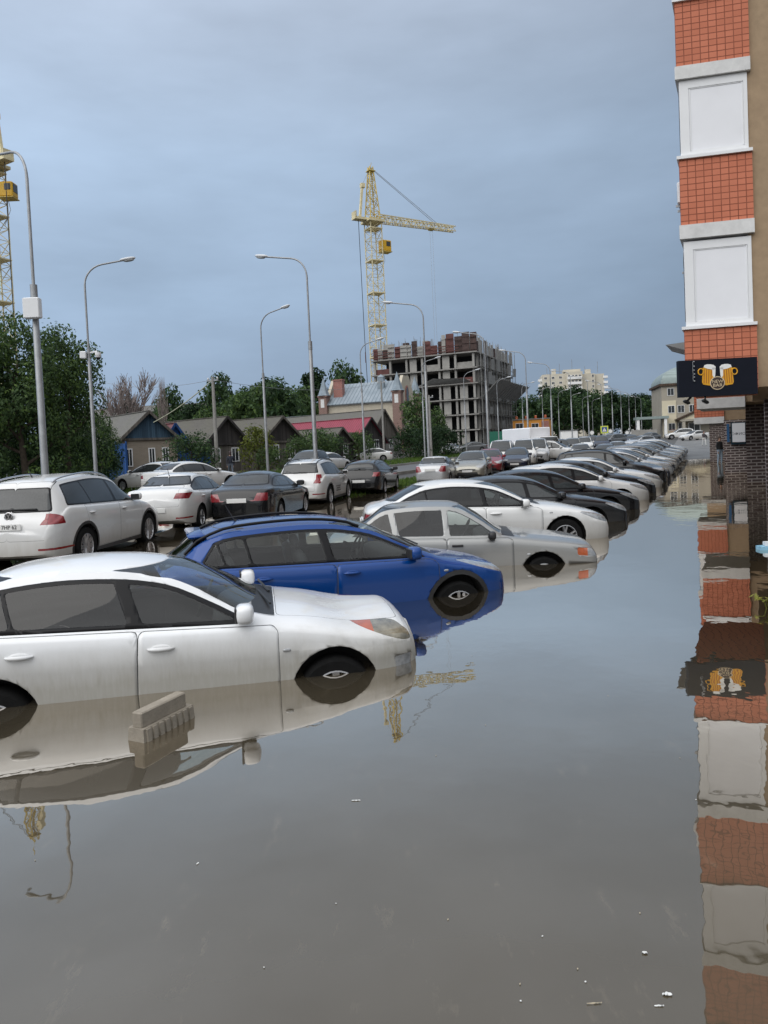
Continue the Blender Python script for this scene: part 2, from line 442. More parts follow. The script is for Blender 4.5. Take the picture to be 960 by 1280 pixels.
        s.carve([(S['hood'][1]+.012, 0), (S['hood'][1]+.012, S['hood'][3]), (S['hood'][1]+.2, S['hood'][3]), (S['hood'][1]+.2, 0)], 'xy', 'scuttle', {3, 4}, cf)
        # doors
        if det >= 1:
            d = S['doors']; zl = S['sill']; g = .0045
            for i, q in enumerate(d):
                q = [(x, z if z is not None else s.belt(x)+.012) for x, z in q]
                s.carve(roundc(q, .05), 'xz', 'seam', {1, 2, 3})
                s.carve(roundc(inset(q, g), .05), 'xz', 'door%d' % i, {1, 2, 3}, None, ('seam',))
            if 'hood' in S:
                a, b, y0, y1 = S['hood']; q = [(a, 0), (a, y0), (b, y1), (b, 0)]
                s.carve(roundc(q, .06), 'xy', 'seam', {3, 4}, cf); q2 = [(a+g, 0), (a+g, y0-g), (b-g, y1-g), (b-g, 0)]
                s.carve(roundc(q2, .06), 'xy', 'hood', {3, 4}, cf, ('seam',))
            if 'trunk' in S:
                a, b, y0, y1 = S['trunk']; s.carve(roundc([(0, a), (y0, a), (y1, b), (0, b)], .06), 'yz', 'seam', {3, 4, 6}, cb)
                s.carve(roundc([(0, a+g), (y0-g, a+g), (y1-g, b-g), (0, b-g)], .06), 'yz', 'tailgate', {3, 4, 6}, cb, ('seam',))
        for nm, poly, ax, strips, ymin in S['lamps']:
            c = (lambda q, y=ymin: q.x > 0 and q.y > y) if nm in ('headlight', 'headlight_amber', 'grille', 'intake', 'fog_lamp', 'bumper', 'bumperp') else (lambda q, y=ymin: q.x < 0 and q.y > y)
            s.carve(roundc(poly, .03) if nm not in ('bumper', 'headlight_amber') else poly, ax, nm, strips, c, ('headlight',) if nm == 'headlight_amber' else ('body', 'cladding', 'tailgate', 'bumper'))
    def part(s, name, me, par=None):
        s.parts.append((name, me, par)); return len(s.parts)-1
    def sub(s, tags, mats, name, sides=(1, -1), solid=False, smooth=38):
        """mesh of the tagged faces; sides picks the built half, its mirror image or both"""
        ids = {s.ids[t]: i for i, t in enumerate(tags) if t in s.ids}; V = []; Fc = []; mi = []
        fl = [f for f in s.bm.faces if f[s.lt] in ids]
        if not fl: return None
        for sd in sides:
            mp = {}
            for f in fl:
                idx = []
                for v in f.verts:
                    if v not in mp: mp[v] = len(V); V.append((v.co.x, v.co.y*sd, v.co.z))
                    idx.append(mp[v])
                Fc.append(idx if sd > 0 else idx[::-1]); mi.append(ids[f[s.lt]])
        me = bpy.data.meshes.new(name); me.from_pydata(V, [], Fc)
        for m in mats: me.materials.append(m)
        me.polygons.foreach_set('material_index', mi)
        b = bmesh.new(); b.from_mesh(me); bmesh.ops.remove_doubles(b, verts=[v for v in b.verts if abs(v.co.y) < .002], dist=.0004)
        b.to_mesh(me); b.free(); shade(me, smooth); me.update(); return me
    def export(s):
        S = s.S; W = S['W']; det = S.get('det', 1); cut = S.get('cut', 0); s.solid = set(); GL = GLASS if cut else DGLASS
        body = s.sub(['body', 'seam', 'window_trim_painted'], [P_WHITE, SEAMM, P_WHITE], 'body'); s.part('body', body); s.paintable = {0}
        if cut: s.solid.add(0)
        s.part('windscreen', s.sub(['windscreen'], [GL], 'windscreen'))
        m = s.sub(['rear_window'], [GLASSD if cut else DGLASS], 'rear_window')
        if m: s.part('rear_window', m)
        m = s.sub(['rear_trim'], [GLOSSB], 'rear_trim')
        if m: s.part('rear_trim', m)
        m = s.sub(['hood'], [P_WHITE], 'hood')
        if m: s.paintable.add(s.part('hood', m))
        m = s.sub(['tailgate'], [P_WHITE], 'tailgate')
        if m: s.paintable.add(s.part('tailgate', m))
        m = s.sub(['window_trim'], [GLOSSB], 'window_trim')
        if m:
            i = s.part('window_trim', m)
            if cut: s.solid.add(i)
        m = s.sub(['cladding'], [BLACKP], 'cladding')
        if m: s.part('cladding', m)
        for nm, mat in (('scuttle', BLACKP), ('grille', BLACKP), ('intake', BLACKP), ('bumper', S.get('bmat', BLACKP)), ('reflector', REDL)):
            m = s.sub([nm], [mat], nm)
            if m: s.part(nm, m)
        for sd in (-1, 1):
            for i in range(5):
                k = 'side_window%d' % i
                if k in s.ids:
                    t = (GLASSD if S.get('tint', 0) & (1 << i) else GL); m = s.sub([k], [t], 'side_window', (sd,))
                    if m: s.part('side_window', m)
            for nm, mat in (('headlight', [S.get('lens', LENS), AMBER]), ('taillight', [REDL]), ('fog_lamp', [LENS])):
                m = s.sub([nm, 'headlight_amber'] if nm == 'headlight' else [nm], mat, nm, (sd,))
                if m: s.part(nm, m)
            for i in range(4):
                k = 'door%d' % i
                if k in s.ids:
                    m = s.sub([k], [P_WHITE], 'door', (sd,))
                    if not m: continue
                    di = s.part('door', m); s.paintable.add(di)
                    if cut: s.solid.add(di)
                    hx, hz = S['handles'][i]; h = MB(); x = s.X(hx); y = s.sy(hx, hz)*sd
                    if S.get('lada'):
                        h.bbox((x, y+sd*.012, hz), (.17, .03, .035), .008)
                        hi = s.part('handle', h.mesh('handle', [BLACKP], 40), di)
                    else:
                        pts = [(x+.1-.2*k/8, y+sd*(.004+.034*sin(pi*k/8)**.5), hz+.004*k/8) for k in range(9)]
                        h.tube(pts, [.008, .014, .016, .017, .017, .017, .016, .014, .008], 8); h.ell((x, y, hz), (.085, .008, .034), 1, 14, 6, m=1)
                        hi = s.part('handle', h.mesh('handle', [P_WHITE, P_WHITE], 50), di); s.paintable.add(hi)
            # mirror
            mx, mz = S['mirror']; x = s.X(mx); y0 = s.sy(mx, mz)-.02; h = MB(); y = (y0+.13)*sd; k = .78 if S.get('lada') else 1
            h.ell((x, y, mz+.05), (.075*k, .115*k, .078*k), .62, 16, 10); mi = s.part('mirror', h.mesh('mirror', [BLACKP if S.get('lada') else P_WHITE], 60))
            if not S.get('lada'): s.paintable.add(mi)
            g = MB(); g.bar((x+.01, y0*sd-.03*sd, mz-.02), (x, (y0+.1)*sd, mz+.0), .07, .035); g.bbox((x-.068*k, y, mz+.05), (.02, .18*k, .115*k), .008)
            s.part('mirror_mount', g.mesh('mirror_mount', [BLACKP], 40), mi)
            if det >= 2 and 'repeater' in S:
                rx, rz = S['repeater']; r = MB(); r.ell((s.X(rx), s.sy(rx, rz)*sd, rz), (.034, .008, .014), .8, 12, 6); s.part('side_repeater', r.mesh('side_repeater', [LENS], 50))
        # wheels
        for wx in (S['fo'], S['fo']+S['wb']):
            for sd in (1, -1): s.wheel(s.X(wx), sd)
        # plates
        if S.get('plate'):
            zf, zr = S['plate']; xr = -s.L/2-.042
            for z, xx, sg in ((zr, xr+S.get('prx', 0), -1), (zf, s.L/2+S.get('bulge', .05)+.012, 1)):
                if z is None: continue
                h = MB(); h.bbox((xx, 0, z), (.012, .52, .112), .003, m=0); h.box((xx+sg*.0075, -sg*-.02, z), (.002, .40, .06), m=1) if S.get('inkbar') else None
                s.part('number_plate', h.mesh('number_plate', [PLATE, S.get('inkm', PLATE)]))
        if S.get('rails'):
            a, b = S['rails']
            for sd in (-1, 1):
                h = MB(); pts = []
                for k in range(15):
                    x = a+(b-a)*k/14; q = sin(pi*k/14)**.35; pts.append((s.X(x), sd*(s.we(x)-.035), s.ze(x)+.012+.055*q))
                h.tube(pts, .018, 8); s.part('roof_rail', h.mesh('roof_rail', [S.get('railm', GLOSSB)], 50))
        if S.get('spoiler'):
            a, b, z, w = S['spoiler']; h = MB(); h.bbox((s.X((a+b)/2), 0, z), (b-a, w, .045), .018); s.paintable.add(s.part('spoiler', h.mesh('spoiler', [P_WHITE], 50)))
        if S.get('antenna'):
            x = S['antenna']; h = MB(); z = s.top(x); h.tube([(s.X(x), 0, z-.01), (s.X(x+.03), 0, z+.03), (s.X(x+.12), 0, z+.2)], [.018, .008, .004], 6); s.part('antenna', h.mesh('antenna', [BLACKP], 50))
        if S.get('wiper'):
            x, z, ln = S['wiper']; h = MB(); h.bbox((s.X(x)-.03, -.02, z), (.03, ln, .025), .006); h.ell((s.X(x)-.02, .0, z), (.03, .05, .03)); s.part('wiper', h.mesh('wiper', [BLACKP], 40))
        if 'cowl' in S:    # wiper arms on the scuttle
            x = S['cowl']
            h = MB()
            for y0 in (-.45, .12):
                pts = [(s.X(x+.03), y0, s.top(x)+.02), (s.X(x+.09), y0+.3, s.top(x+.09)+.012), (s.X(x+.13), y0+.5, s.top(x+.13)+.008)]; h.tube(pts, .011, 6)
            s.part('wiper', h.mesh('wiper', [BLACKP], 40))
        if cut: s.interior()
        s.bm.free()
    def sy(s, x, z):   # half width of the skin at a place
        p = s.sec(x); p = [q for q in p if q[2] in (1, 2, 3)]
        for a, b in zip(p, p[1:]):
            if a[1] <= z <= b[1]: return a[0]+(b[0]-a[0])*(z-a[1])/max(1e-6, b[1]-a[1])
        return p[0][0]
    def wheel(s, x, sd):
        S = s.S; r = S['wr']; w = .105; y = S['W']/2-.125; n = 28 if S.get('det', 1) > 1 else 18; rr = r*.66
        M = Matrix.Translation((x, y*sd, r-S.get('wdrop', 0))) @ Matrix.Rotation(-pi/2*sd, 4, 'X')
        t = MB(); t.lathe([(rr, -w), (r-.03, -w), (r-.008, -w*.8), (r, -w*.4), (r, w*.4), (r-.008, w*.8), (r-.03, w), (rr+.004, w*1.0), (rr, w*.9), (rr, -w)], n, M)
        # dark inner arch
        t2 = MB(); R = r+S.get('arch', .055)+.012; ys = [S['W']/2-.05, S['W']/2-.34]; vs = []; N = 14
        for yy in ys:
            for k in range(N+1):
                a = -.35+(pi+.7)*k/N; vs.append((x+R*cos(a), yy*sd, r+R*sin(a)))
        fs = [(k, k+1, N+2+k, N+1+k) for k in range(N)]+[tuple(range(N+1, 2*N+2))]
        t2.add(vs, fs)
        s.part('wheel_arch', t2.mesh('wheel_arch', [INTER], 40))
        wi = s.part('wheel', t.mesh('wheel', [RUBBER], 40))
        h = MB(); ns = S.get('spokes', 7)
        h.lathe([(rr, w*.95), (rr-.012, w*.98), (rr-.025, w*.7), (rr-.03, -w*.6)], n, M)
        h.lathe([(0, w*.66), (.03, w*.68), (.062, w*.6), (.07, w*.3)], 14, M)
        for k in range(ns):
            a = 2*pi*k/ns+.3
            for da in (-.09, .09) if S.get('dbl', 1) else (0,):
                p = M @ Vector((.05*cos(a+da*.5), .05*sin(a+da*.5), w*.55)); q = M @ Vector(((rr-.014)*cos(a+da*2.2), (rr-.014)*sin(a+da*2.2), w*.74)); h.bar(p, q, .034 if S.get('dbl', 1) else .06, .03)
        h.lathe([(0, -w*.2), (rr-.02, -w*.2)], 14, M, 1)
        s.part('rim', h.mesh('rim', [S.get('rimm', ALLOY), INTER], 40), wi)
    def interior(s):
        S = s.S; x0 = S['seat']; W = S['W']; zs = S.get('seatz', .52)
        for k, xs in enumerate((x0, x0+S.get('seatgap', .85))):
            for y in ((-.36, .36) if k == 0 else (-.38, .0, .38)):
                h = MB(); R = Matrix.Rotation(-.28, 3, 'Y'); X = s.X(xs)
                h.ell((X-.30, y, zs+.30), (.075, .23 if k == 0 else .19, .33), .6, 14, 10, R); h.ell((X, y, zs), (.27, .23 if k == 0 else .19, .09), .6, 14, 8)
                h.tube([(X-.38, y-.06, zs+.6), (X-.40, y-.06, zs+.68)], .008, 6); h.tube([(X-.38, y+.06, zs+.6), (X-.40, y+.06, zs+.68)], .008, 6)
                h.ell((X-.415, y, zs+.72), (.05, .125, .085), .7, 12, 8, R); s.part('seat', h.mesh('seat', [SEATG], 60))
        h = MB(); X = s.X(S['dash']); h.ell((X, 0, S.get('dashz', .84)), (.26, W/2-.14, .12), .6, 20, 8); h.box((X, 0, .55), (.1, W-.3, .5)); s.part('dashboard', h.mesh('dashboard', [INTER], 60))
        h = MB(); M = Matrix.Translation((X-.36, .36, S.get('dashz', .84)+.06)) @ Matrix.Rotation(-1.15, 4, 'Y')
        pts = [M @ Vector((.185*cos(2*pi*k/20), .185*sin(2*pi*k/20), 0)) for k in range(21)]; h.tube(pts, .014, 6)
        for a in (0, 2.1, 4.2): h.bar(M @ Vector((0, 0, 0)), M @ Vector((.18*cos(a), .18*sin(a), 0)), .035, .02)
        h.bar(M @ Vector((0, 0, 0)), M @ Vector((0, 0, .2)), .06); s.part('steering_wheel', h.mesh('steering_wheel', [INTER], 50))
        h = MB(); h.box((0, 0, .30), (s.L-1.6, W-.25, .02)); s.part('floor_pan', h.mesh('floor_pan', [INTER]))
    def place(s, name, loc, rz, col, label, cat='car', group=None, skip=()):
        o = empty(name, loc, rz, label, cat, group); obs = []
        for i, (pn, me, par) in enumerate(s.parts):
            if me is None or pn in skip: obs.append(None); continue
            c = link_mesh(pn, me, o if par is None else (obs[par] or o)); obs.append(c)
            if i in s.paintable:
                for k, sl in enumerate(c.material_slots):
                    if sl.material == P_WHITE: sl.link = 'OBJECT'; sl.material = col
            if i in s.solid:
                md = c.modifiers.new('panel thickness', 'SOLIDIFY'); md.thickness = .022; md.offset = -1
                c.data.materials.append(INTER) if INTER not in list(c.data.materials) else None
                md.material_offset = list(c.data.materials).index(INTER); md.material_offset_rim = md.material_offset
        return o, obs
# ---- shared outlines (distance from the nose, height)
WF = lambda L: [(0, .70), (.04, .775), (.12, .86), (.28, .935), (.6, .985), (1.2, 1), (L-1.1, 1), (L-.6, .97), (L-.28, .915), (L-.1, .84), (L-.03, .76), (L, .70)]
EF = lambda L, ro=.64, cow=1.2, re=3.9, tr=.70: [(0, .50), (.12, .66), (.4, .74), (cow, .79), (cow+.45, .735), (cow+1.0, ro), (re-.9, ro-.01), (re, ro+.05), (re+.3, tr), (L-.25, tr), (L-.05, tr-.1), (L, tr-.2)]
def spec_sedan(L=4.6, W=1.78, H=1.46, fo=.9, wb=2.68, cow=1.25, rb=3.95, deck=1.06, nose=.68, **kw):
    r = cow+1.1
    S = dict(L=L, W=W, fo=fo, wb=wb, wr=.315, mid=2.5,
        top=[(0, nose-.13), (.04, nose-.02), (.16, nose+.05), (.5, .84), (.95, .94), (cow, .99), (cow+.42, 1.2), (cow+.85, H-.08), (r+.15, H-.015), (r+.5, H), (r+.95, H-.03), (rb-.35, H-.14), (rb, deck+.09), (rb+.18, deck+.025), (L-.25, deck+.01), (L-.06, deck-.06), (L, deck-.25)],
        bot=[(0, .26), (.1, .2), (.4, .19), (L-.5, .2), (L-.1, .25), (L, .32)],
        belt=[(0, nose-.18), (.08, nose-.06), (.3, .73), (.9, .84), (cow+.1, .90), (2.3, .93), (3.3, .97), (rb, 1.0), (L-.25, deck-.04), (L-.05, deck-.15), (L, deck-.36)],
        wf=WF(L), ef=EF(L, .64, cow, rb), dlo=(cow+.02, rb-.02), dclip=[((rb+.05, .9), (rb-.45, H+.1))], pillars=[(cow+1.02, .045, -.1), (rb-.68, .02, -.16)],
        ws=(1.03, H-.075, .70, .545), rw=(deck+.09, H-.10, .62, .50), sill=.3,
        doors=[[(cow-.03, .86), (cow-.03, .40), (cow+.12, .29), (cow+1.02, .29), (cow+1.02, None), (cow+.05, None)], [(cow+1.02, .29), (fo+wb-.42, .29), (rb-.43, .62), (rb-.32, None), (cow+1.02, None)]],
        handles=[(cow+.84, .83), (rb-.5, .86)], mirror=(cow+.3, .95), hood=(.13, cow-.05, .50, .66), trunk=(.66, deck+.06, .60, .56),
        lamps=[('headlight', [(.03, .60), (.10, .72), (.58, .79), (.62, .77), (.3, .63), (.08, .56)], 'xz', {1, 2, 3, 4, 5}, .42), ('taillight', [(L-.32, .90), (L+.1, .93), (L+.1, .76), (L-.25, .78)], 'xz', {1, 2, 3, 6}, .34),
               ('grille', [(0, .46), (.40, .46), (.44, .60), (0, .60)], 'yz', {1, 5}, -1), ('intake', [(0, .24), (.55, .24), (.5, .38), (0, .38)], 'yz', {0, 1, 5}, -1)], plate=(.44, .72))
    S.update(kw); return S
# ------------------------------------------------------------------ the kinds of car in the picture
def spec_hatch(L=4.25, W=1.75, H=1.5, fo=.86, wb=2.6, cow=1.15, nose=.72, tail=.95, **kw):
    """two-box body: hatchback, crossover or estate (longer L)"""
    roof0 = cow+1.15; tx = L-kw.get('rake', .42); r = L-tx-.04
    S = dict(L=L, W=W, fo=fo, wb=wb, wr=.32, mid=2.4,
        top=[(0, nose-.13), (.04, nose-.02), (.16, nose+.06), (.5, .87+.3*(H-1.5)), (.9, .965+.4*(H-1.5)), (cow, 1.02+.5*(H-1.5)), (cow+.42, 1.235+.65*(H-1.5)), (cow+.85, H-.09), (roof0+.15, H-.015), (roof0+.5, H), (L-1.1, H-.025), (tx-.1, H-.085), (tx+.02, H-.13), (tx+.316*r, H-.28), (tx+.63*r, tail+.1), (tx+.84*r, tail-.04), (L-.04, tail-.12), (L, tail-.3)],
        bot=[(0, .28), (.1, .22), (.4, .2), (L-.5, .22), (L-.1, .27), (L, .34)],
        belt=[(0, nose-.18), (.08, nose-.06), (.3, .75), (.9, .87+.4*(H-1.5)), (cow+.1, .93+.5*(H-1.5)), (2.3, .96+.5*(H-1.5)), (L-1.0, 1.01+.5*(H-1.5)), (L-.5, 1.03+.5*(H-1.5)), (L-.2, .95), (L-.05, tail-.2), (L, tail-.4)],
        wf=WF(L), ef=[(0, .50), (.12, .66), (.4, .74), (cow, .79), (cow+.45, .735), (cow+1.0, .66), (L-.9, .64), (tx, .63), (L-.1, .66), (L, .55)], dlo=(cow+.02, L-.55), dclip=[((L-.38, .9), (L-.80, H+.05))],
        pillars=[(cow+1.02, .045, -.08), (fo+wb-.05, .022, -.12)], ws=(1.06+.5*(H-1.5), H-.08, .70, .56), rw=(tail+.11, H-.17, .58, .50), sill=.3,
        doors=[[(cow-.03, .88), (cow-.03, .42), (cow+.12, .31), (cow+1.02, .31), (cow+1.02, None), (cow+.05, None)], [(cow+1.02, .31), (fo+wb-.44, .31), (fo+wb-.12, .68), (fo+wb+.0, None), (cow+1.02, None)]],
        handles=[(cow+.84, .86+.4*(H-1.5)), (fo+wb-.22, .89+.4*(H-1.5))], mirror=(cow+.3, .98+.5*(H-1.5)), hood=(.13, cow-.05, .50, .66), trunk=(.58, H-.06, .58, .52),
        lamps=[('headlight', [(.03, .64), (.10, .75), (.58, .83), (.62, .80), (.3, .67), (.08, .60)], 'xz', {1, 2, 3, 4, 5}, .42), ('taillight', [(L-.38, .96), (L+.1, .98), (L+.1, .80), (L-.3, .80)], 'xz', {1, 2, 3, 6}, .40),
               ('grille', [(0, .48), (.40, .48), (.44, .64), (0, .64)], 'yz', {1, 5}, -1), ('intake', [(0, .24), (.55, .24), (.5, .40), (0, .40)], 'yz', {0, 1, 5}, -1)], plate=(.46, .70), wiper=(L-.19, tail+.15, .5))
    S.update(kw); return S
M_MAZDA = CarModel(spec_sedan(4.38, 1.755, 1.47, fo=.73, wb=2.64, cow=1.24, rb=4.02, deck=1.09, nose=.78, det=2, cut=1, ds=.045, wr=.315, arch=.05, spokes=10, dbl=0, tint=6, wdrop=.04,
    dlo=(1.22, 3.99), dclip=[((4.05, .95), (3.35, 1.52))], pillars=[(2.30, .055, -.38), (3.20, .018, -.38)], crease=.012, frame=.034, cowl=1.2,
    lamps=[('headlight', [(.05, .65), (.07, .72), (.16, .79), (.50, .845), (.60, .835), (.34, .74), (.14, .665)], 'xz', {1, 2, 3, 4, 5}, .40),
           ('headlight_amber', [(.38, .62), (.38, .90), (.7, .90), (.7, .62)], 'xz', {1, 2, 3, 4}, .40),
           ('taillight', [(4.30, .93), (4.7, .95), (4.7, .78), (4.35, .80)], 'xz', {1, 2, 3, 6}, .36), ('grille', [(0, .26), (.50, .28), (.46, .55), (0, .58)], 'yz', {0, 1, 5}, -1), ('fog_lamp', [(.06, .40), (.20, .41), (.22, .54), (.05, .54)], 'xz', {1, 5}, .5)],
    lens=LENSY, repeater=(1.12, .70), seat=2.35, seatgap=.82, dash=1.48, dashz=.88, mirror=(1.44, .97), handles=[(2.10, .80), (3.14, .83)],
    doors=[[(1.18, .86), (1.18, .42), (1.30, .29), (2.30, .29), (2.27, None), (1.22, None)], [(2.30, .29), (3.10, .29), (3.36, .62), (3.52, None), (2.27, None)]]))
M_BLUE = CarModel(spec_hatch(4.52, 1.75, 1.51, rake=.76, wdrop=.03, fo=.74, wb=2.66, cow=1.02, handles=[(2.09, .865), (3.12, .89)],
    doors=[[(.99, .88), (.99, .42), (1.14, .31), (2.28, .31), (2.26, None), (1.07, None)], [(2.28, .31), (2.98, .31), (3.28, .68), (3.40, None), (2.26, None)]], nose=.74, tail=.97, det=2, cut=1, ds=.05, clad=.36, wr=.325, spokes=6, rails=(1.9, 3.95), spoiler=(3.70, 3.90, 1.385, 1.0), antenna=3.3, repeater=(.90, .78),
    seat=2.25, seatgap=.85, dash=1.32, dashz=.92, dlo=(1.04, 3.84), dclip=[((3.90, .95), (3.46, 1.55))], pillars=[(2.32, .05, -.16), (3.22, .018, -.2), (3.50, .015, -.3)], tint=0, cowl=1.08,
    lamps=[('headlight', [(.05, .68), (.09, .745), (.55, .855), (.72, .875), (.40, .765), (.10, .67)], 'xz', {1, 2, 3, 4, 5}, .40), ('taillight', [(4.17, .975), (4.7, .99), (4.7, .87), (4.02, .90)], 'xz', {1, 2, 3, 6}, .40),
           ('grille', [(0, .56), (.40, .56), (.44, .66), (0, .66)], 'yz', {1, 5}, -1), ('intake', [(0, .24), (.62, .24), (.55, .44), (0, .44)], 'yz', {0, 1, 5}, -1)]))
M_LADA = CarModel(dict(L=4.12, W=1.65, fo=.80, wb=2.46, wr=.285, arch=.06, mid=2.3, det=2, cut=1, ds=.05, lada=1, wdrop=.02, crown=.05, bow=.006, crease=.006, bulge=.03,
    top=[(0, .60), (.035, .68), (.12, .722), (.4, .775), (.8, .828), (1.22, .88), (1.30, .90), (1.75, 1.19), (2.05, 1.355), (2.2, 1.39), (2.6, 1.402), (3.05, 1.38), (3.2, 1.355), (3.5, 1.17), (3.82, .99), (3.9, .965), (4.05, .955), (4.12, .75)],
    bot=[(0, .30), (.1, .22), (.4, .2), (3.6, .22), (4.0, .28), (4.12, .36)], belt=[(0, .55), (.05, .63), (.16, .69), (.8, .79), (1.3, .845), (2.2, .865), (3.2, .885), (3.9, .90), (4.05, .86), (4.12, .62)],
    wf=[(0, .88), (.04, .925), (.12, .96), (.4, .985), (1.0, 1), (3.4, 1), (3.8, .97), (4.05, .9), (4.12, .84)], ef=[(0, .64), (.2, .78), (1.2, .84), (1.7, .76), (2.1, .69), (3.1, .685), (3.5, .72), (3.9, .76), (4.12, .7)],
    dlo=(1.34, 3.72), dlom=.035, frame=.022, blacktrim=0, pillars=[(2.24, .045, -.06), (3.02, .05, -.22)], dclip=[((3.78, .9), (3.12, 1.42))], ws=(.925, 1.34, .66, .54), rw=(1.0, 1.33, .60, .52), rwtrim=1, sill=.26,
    doors=[[(1.24, .82), (1.24, .36), (1.32, .27), (2.24, .27), (2.24, None), (1.30, None)], [(2.24, .27), (2.92, .27), (3.10, .52), (3.16, None), (2.24, None)]], handles=[(2.08, .765), (2.95, .775)], mirror=(1.56, .86), hood=(.10, 1.2, .60, .70), trunk=(.60, 1.36, .60, .54),
    lamps=[('headlight', [(.0, .53), (.02, .65), (.30, .675), (.30, .56)], 'xz', {1, 2, 3, 5}, .45), ('headlight_amber', [(.15, .50), (.15, .70), (.4, .70), (.4, .50)], 'xz', {1, 2, 3}, .4), ('taillight', [(3.9, .84), (4.3, .86), (4.3, .66), (3.98, .66)], 'xz', {1, 2, 6}, .4), ('bumper', [(-.2, .24), (.44, .24), (.44, .44), (-.2, .44)], 'xz', {0, 1, 5, 6}, -1)],
    bmat=P_GREY, repeater=(1.02, .60), seatz=.42, seat=2.2, seatgap=.70, dash=1.55, dashz=.80, tint=6, rimm=STEEL, spokes=9, dbl=0, plate=(.36, .74)))
M_OPTIMA = CarModel(spec_sedan(4.60, 1.86, 1.465, fo=.90, wb=2.75, cow=1.34, rb=4.08, deck=1.06, nose=.69, det=2, cut=1, ds=.05, wr=.335, spokes=5, seat=2.42, seatgap=.8, dash=1.58, dashz=.88, tint=6, repeater=(1.16, .80), cowl=1.33))
M_SEDAN = CarModel(spec_sedan(4.70, 1.82, 1.47, fo=.94, wb=2.74, cow=1.30, rb=4.08, deck=1.06, wr=.33))
M_SOLAR = CarModel(spec_sedan(4.40, 1.73, 1.46, fo=.86, wb=2.60, cow=1.18, rb=3.84, deck=1.10, wr=.31, antenna=3.35, plate=(.44, .58),
    lamps=[('headlight', [(.03, .60), (.10, .72), (.58, .79), (.62, .77), (.3, .63), (.08, .56)], 'xz', {1, 2, 3, 4, 5}, .42), ('taillight', [(3.98, .985), (4.5, .99), (4.5, .86), (4.2, .84)], 'xz', {1, 2, 3, 6}, .30), ('reflector', [(.50, .36), (.8, .36), (.8, .40), (.50, .40)], 'yz', {1, 6}, -1), ('grille', [(0, .44), (.5, .44), (.44, .60), (0, .60)], 'yz', {1, 5}, -1)]))
M_AUDI = CarModel(spec_sedan(4.55, 1.77, 1.43, fo=.88, wb=2.65, cow=1.28, rb=3.98, deck=1.02, wr=.315, crown=.09,
    lamps=[('headlight', [(.03, .58), (.08, .68), (.46, .72), (.46, .60), (.08, .54)], 'xz', {1, 2, 3, 5}, .42), ('taillight', [(4.36, .90), (4.7, .90), (4.7, .70), (4.40, .70)], 'xz', {1, 2, 3, 6}, .36), ('grille', [(0, .46), (.40, .46), (.44, .60), (0, .60)], 'yz', {1, 5}, -1)]))
M_HATCH = CarModel(spec_hatch(4.25, 1.76, 1.49, ds=.075))
M_MEGA = CarModel(spec_hatch(4.30, 1.80, 1.56, cow=1.05, ds=.08, spokes=5))
M_SUV = CarModel(spec_hatch(4.66, 1.94, 1.74, fo=.90, wb=2.80, cow=1.30, nose=.84, tail=1.06, det=2, ds=.055, wr=.365, arch=.05, clad=.30, spokes=10, rails=(2.1, 4.15), railm=CHROME, antenna=3.8, plate=(None, .853), prx=.03,
    dlo=(1.28, 4.18), dclip=[((4.26, 1.0), (3.98, 1.78))], pillars=[(2.38, .05, -.06), (3.36, .02, -.1)], rw=(1.12, 1.50, .70, .60), trunk=(.60, 1.62, .74, .62), wiper=(4.47, 1.15, .9),
    lamps=[('headlight', [(.03, .72), (.10, .86), (.52, .92), (.5, .78), (.1, .68)], 'xz', {1, 2, 3, 4, 5}, .45), ('taillight', [(4.37, 1.02), (4.47, 1.06), (5.0, 1.06), (5.0, .87), (4.32, .87)], 'xz', {1, 2, 3, 6}, .46), ('reflector', [(.55, .42), (.92, .42), (.92, .46), (.55, .46)], 'yz', {1, 6}, -1),
           ('grille', [(0, .56), (.45, .56), (.48, .74), (0, .74)], 'yz', {1, 5}, -1), ('intake', [(0, .28), (.7, .28), (.6, .48), (0, .48)], 'yz', {0, 1, 5}, -1)]))
M_TIGGO = CarModel(spec_hatch(4.50, 1.84, 1.69, fo=.90, wb=2.66, cow=1.22, nose=.84, tail=1.08, ds=.06, wr=.36, clad=.32, rails=(2.0, 4.0), rw=(1.24, 1.54, .64, .54), wiper=(4.28, 1.24, .5), plate=(.55, .92),
    lamps=[('headlight', [(.03, .78), (.10, .88), (.5, .92), (.5, .84), (.1, .74)], 'xz', {1, 2, 3, 4, 5}, .45), ('taillight', [(4.16, 1.16), (4.7, 1.16), (4.7, 1.06), (4.44, 1.04), (4.30, .92), (4.20, 1.06)], 'xz', {1, 2, 3, 6}, .40), ('taillight', [(4.24, 1.07), (4.46, 1.07), (4.50, .86), (4.40, .84)], 'xz', {1, 2, 3, 6}, .40), ('reflector', [(.5, .46), (.85, .46), (.85, .50), (.5, .50)], 'yz', {1, 6}, -1),
           ('grille', [(0, .56), (.5, .56), (.48, .76), (0, .76)], 'yz', {1, 5}, -1)]))
M_WAGON = CarModel(spec_hatch(4.60, 1.80, 1.47, fo=.92, wb=2.68, cow=1.24, nose=.68, tail=.98, ds=.06, rails=(2.2, 4.0), railm=BLACKP, plate=(.44, .62)))
M_PRIORA = CarModel(spec_sedan(4.35, 1.68, 1.43, fo=.84, wb=2.49, cow=1.22, rb=3.72, deck=1.02, nose=.66, wr=.29, crown=.05, plate=(.4, .78),
    lamps=[('headlight', [(.03, .56), (.08, .66), (.46, .72), (.46, .58), (.08, .52)], 'xz', {1, 2, 3, 5}, .42), ('taillight', [(4.14, .97), (4.5, .97), (4.5, .68), (4.16, .68)], 'xz', {1, 2, 3, 6}, .44), ('grille', [(0, .46), (.40, .46), (.44, .56), (0, .56)], 'yz', {1, 5}, -1)]))
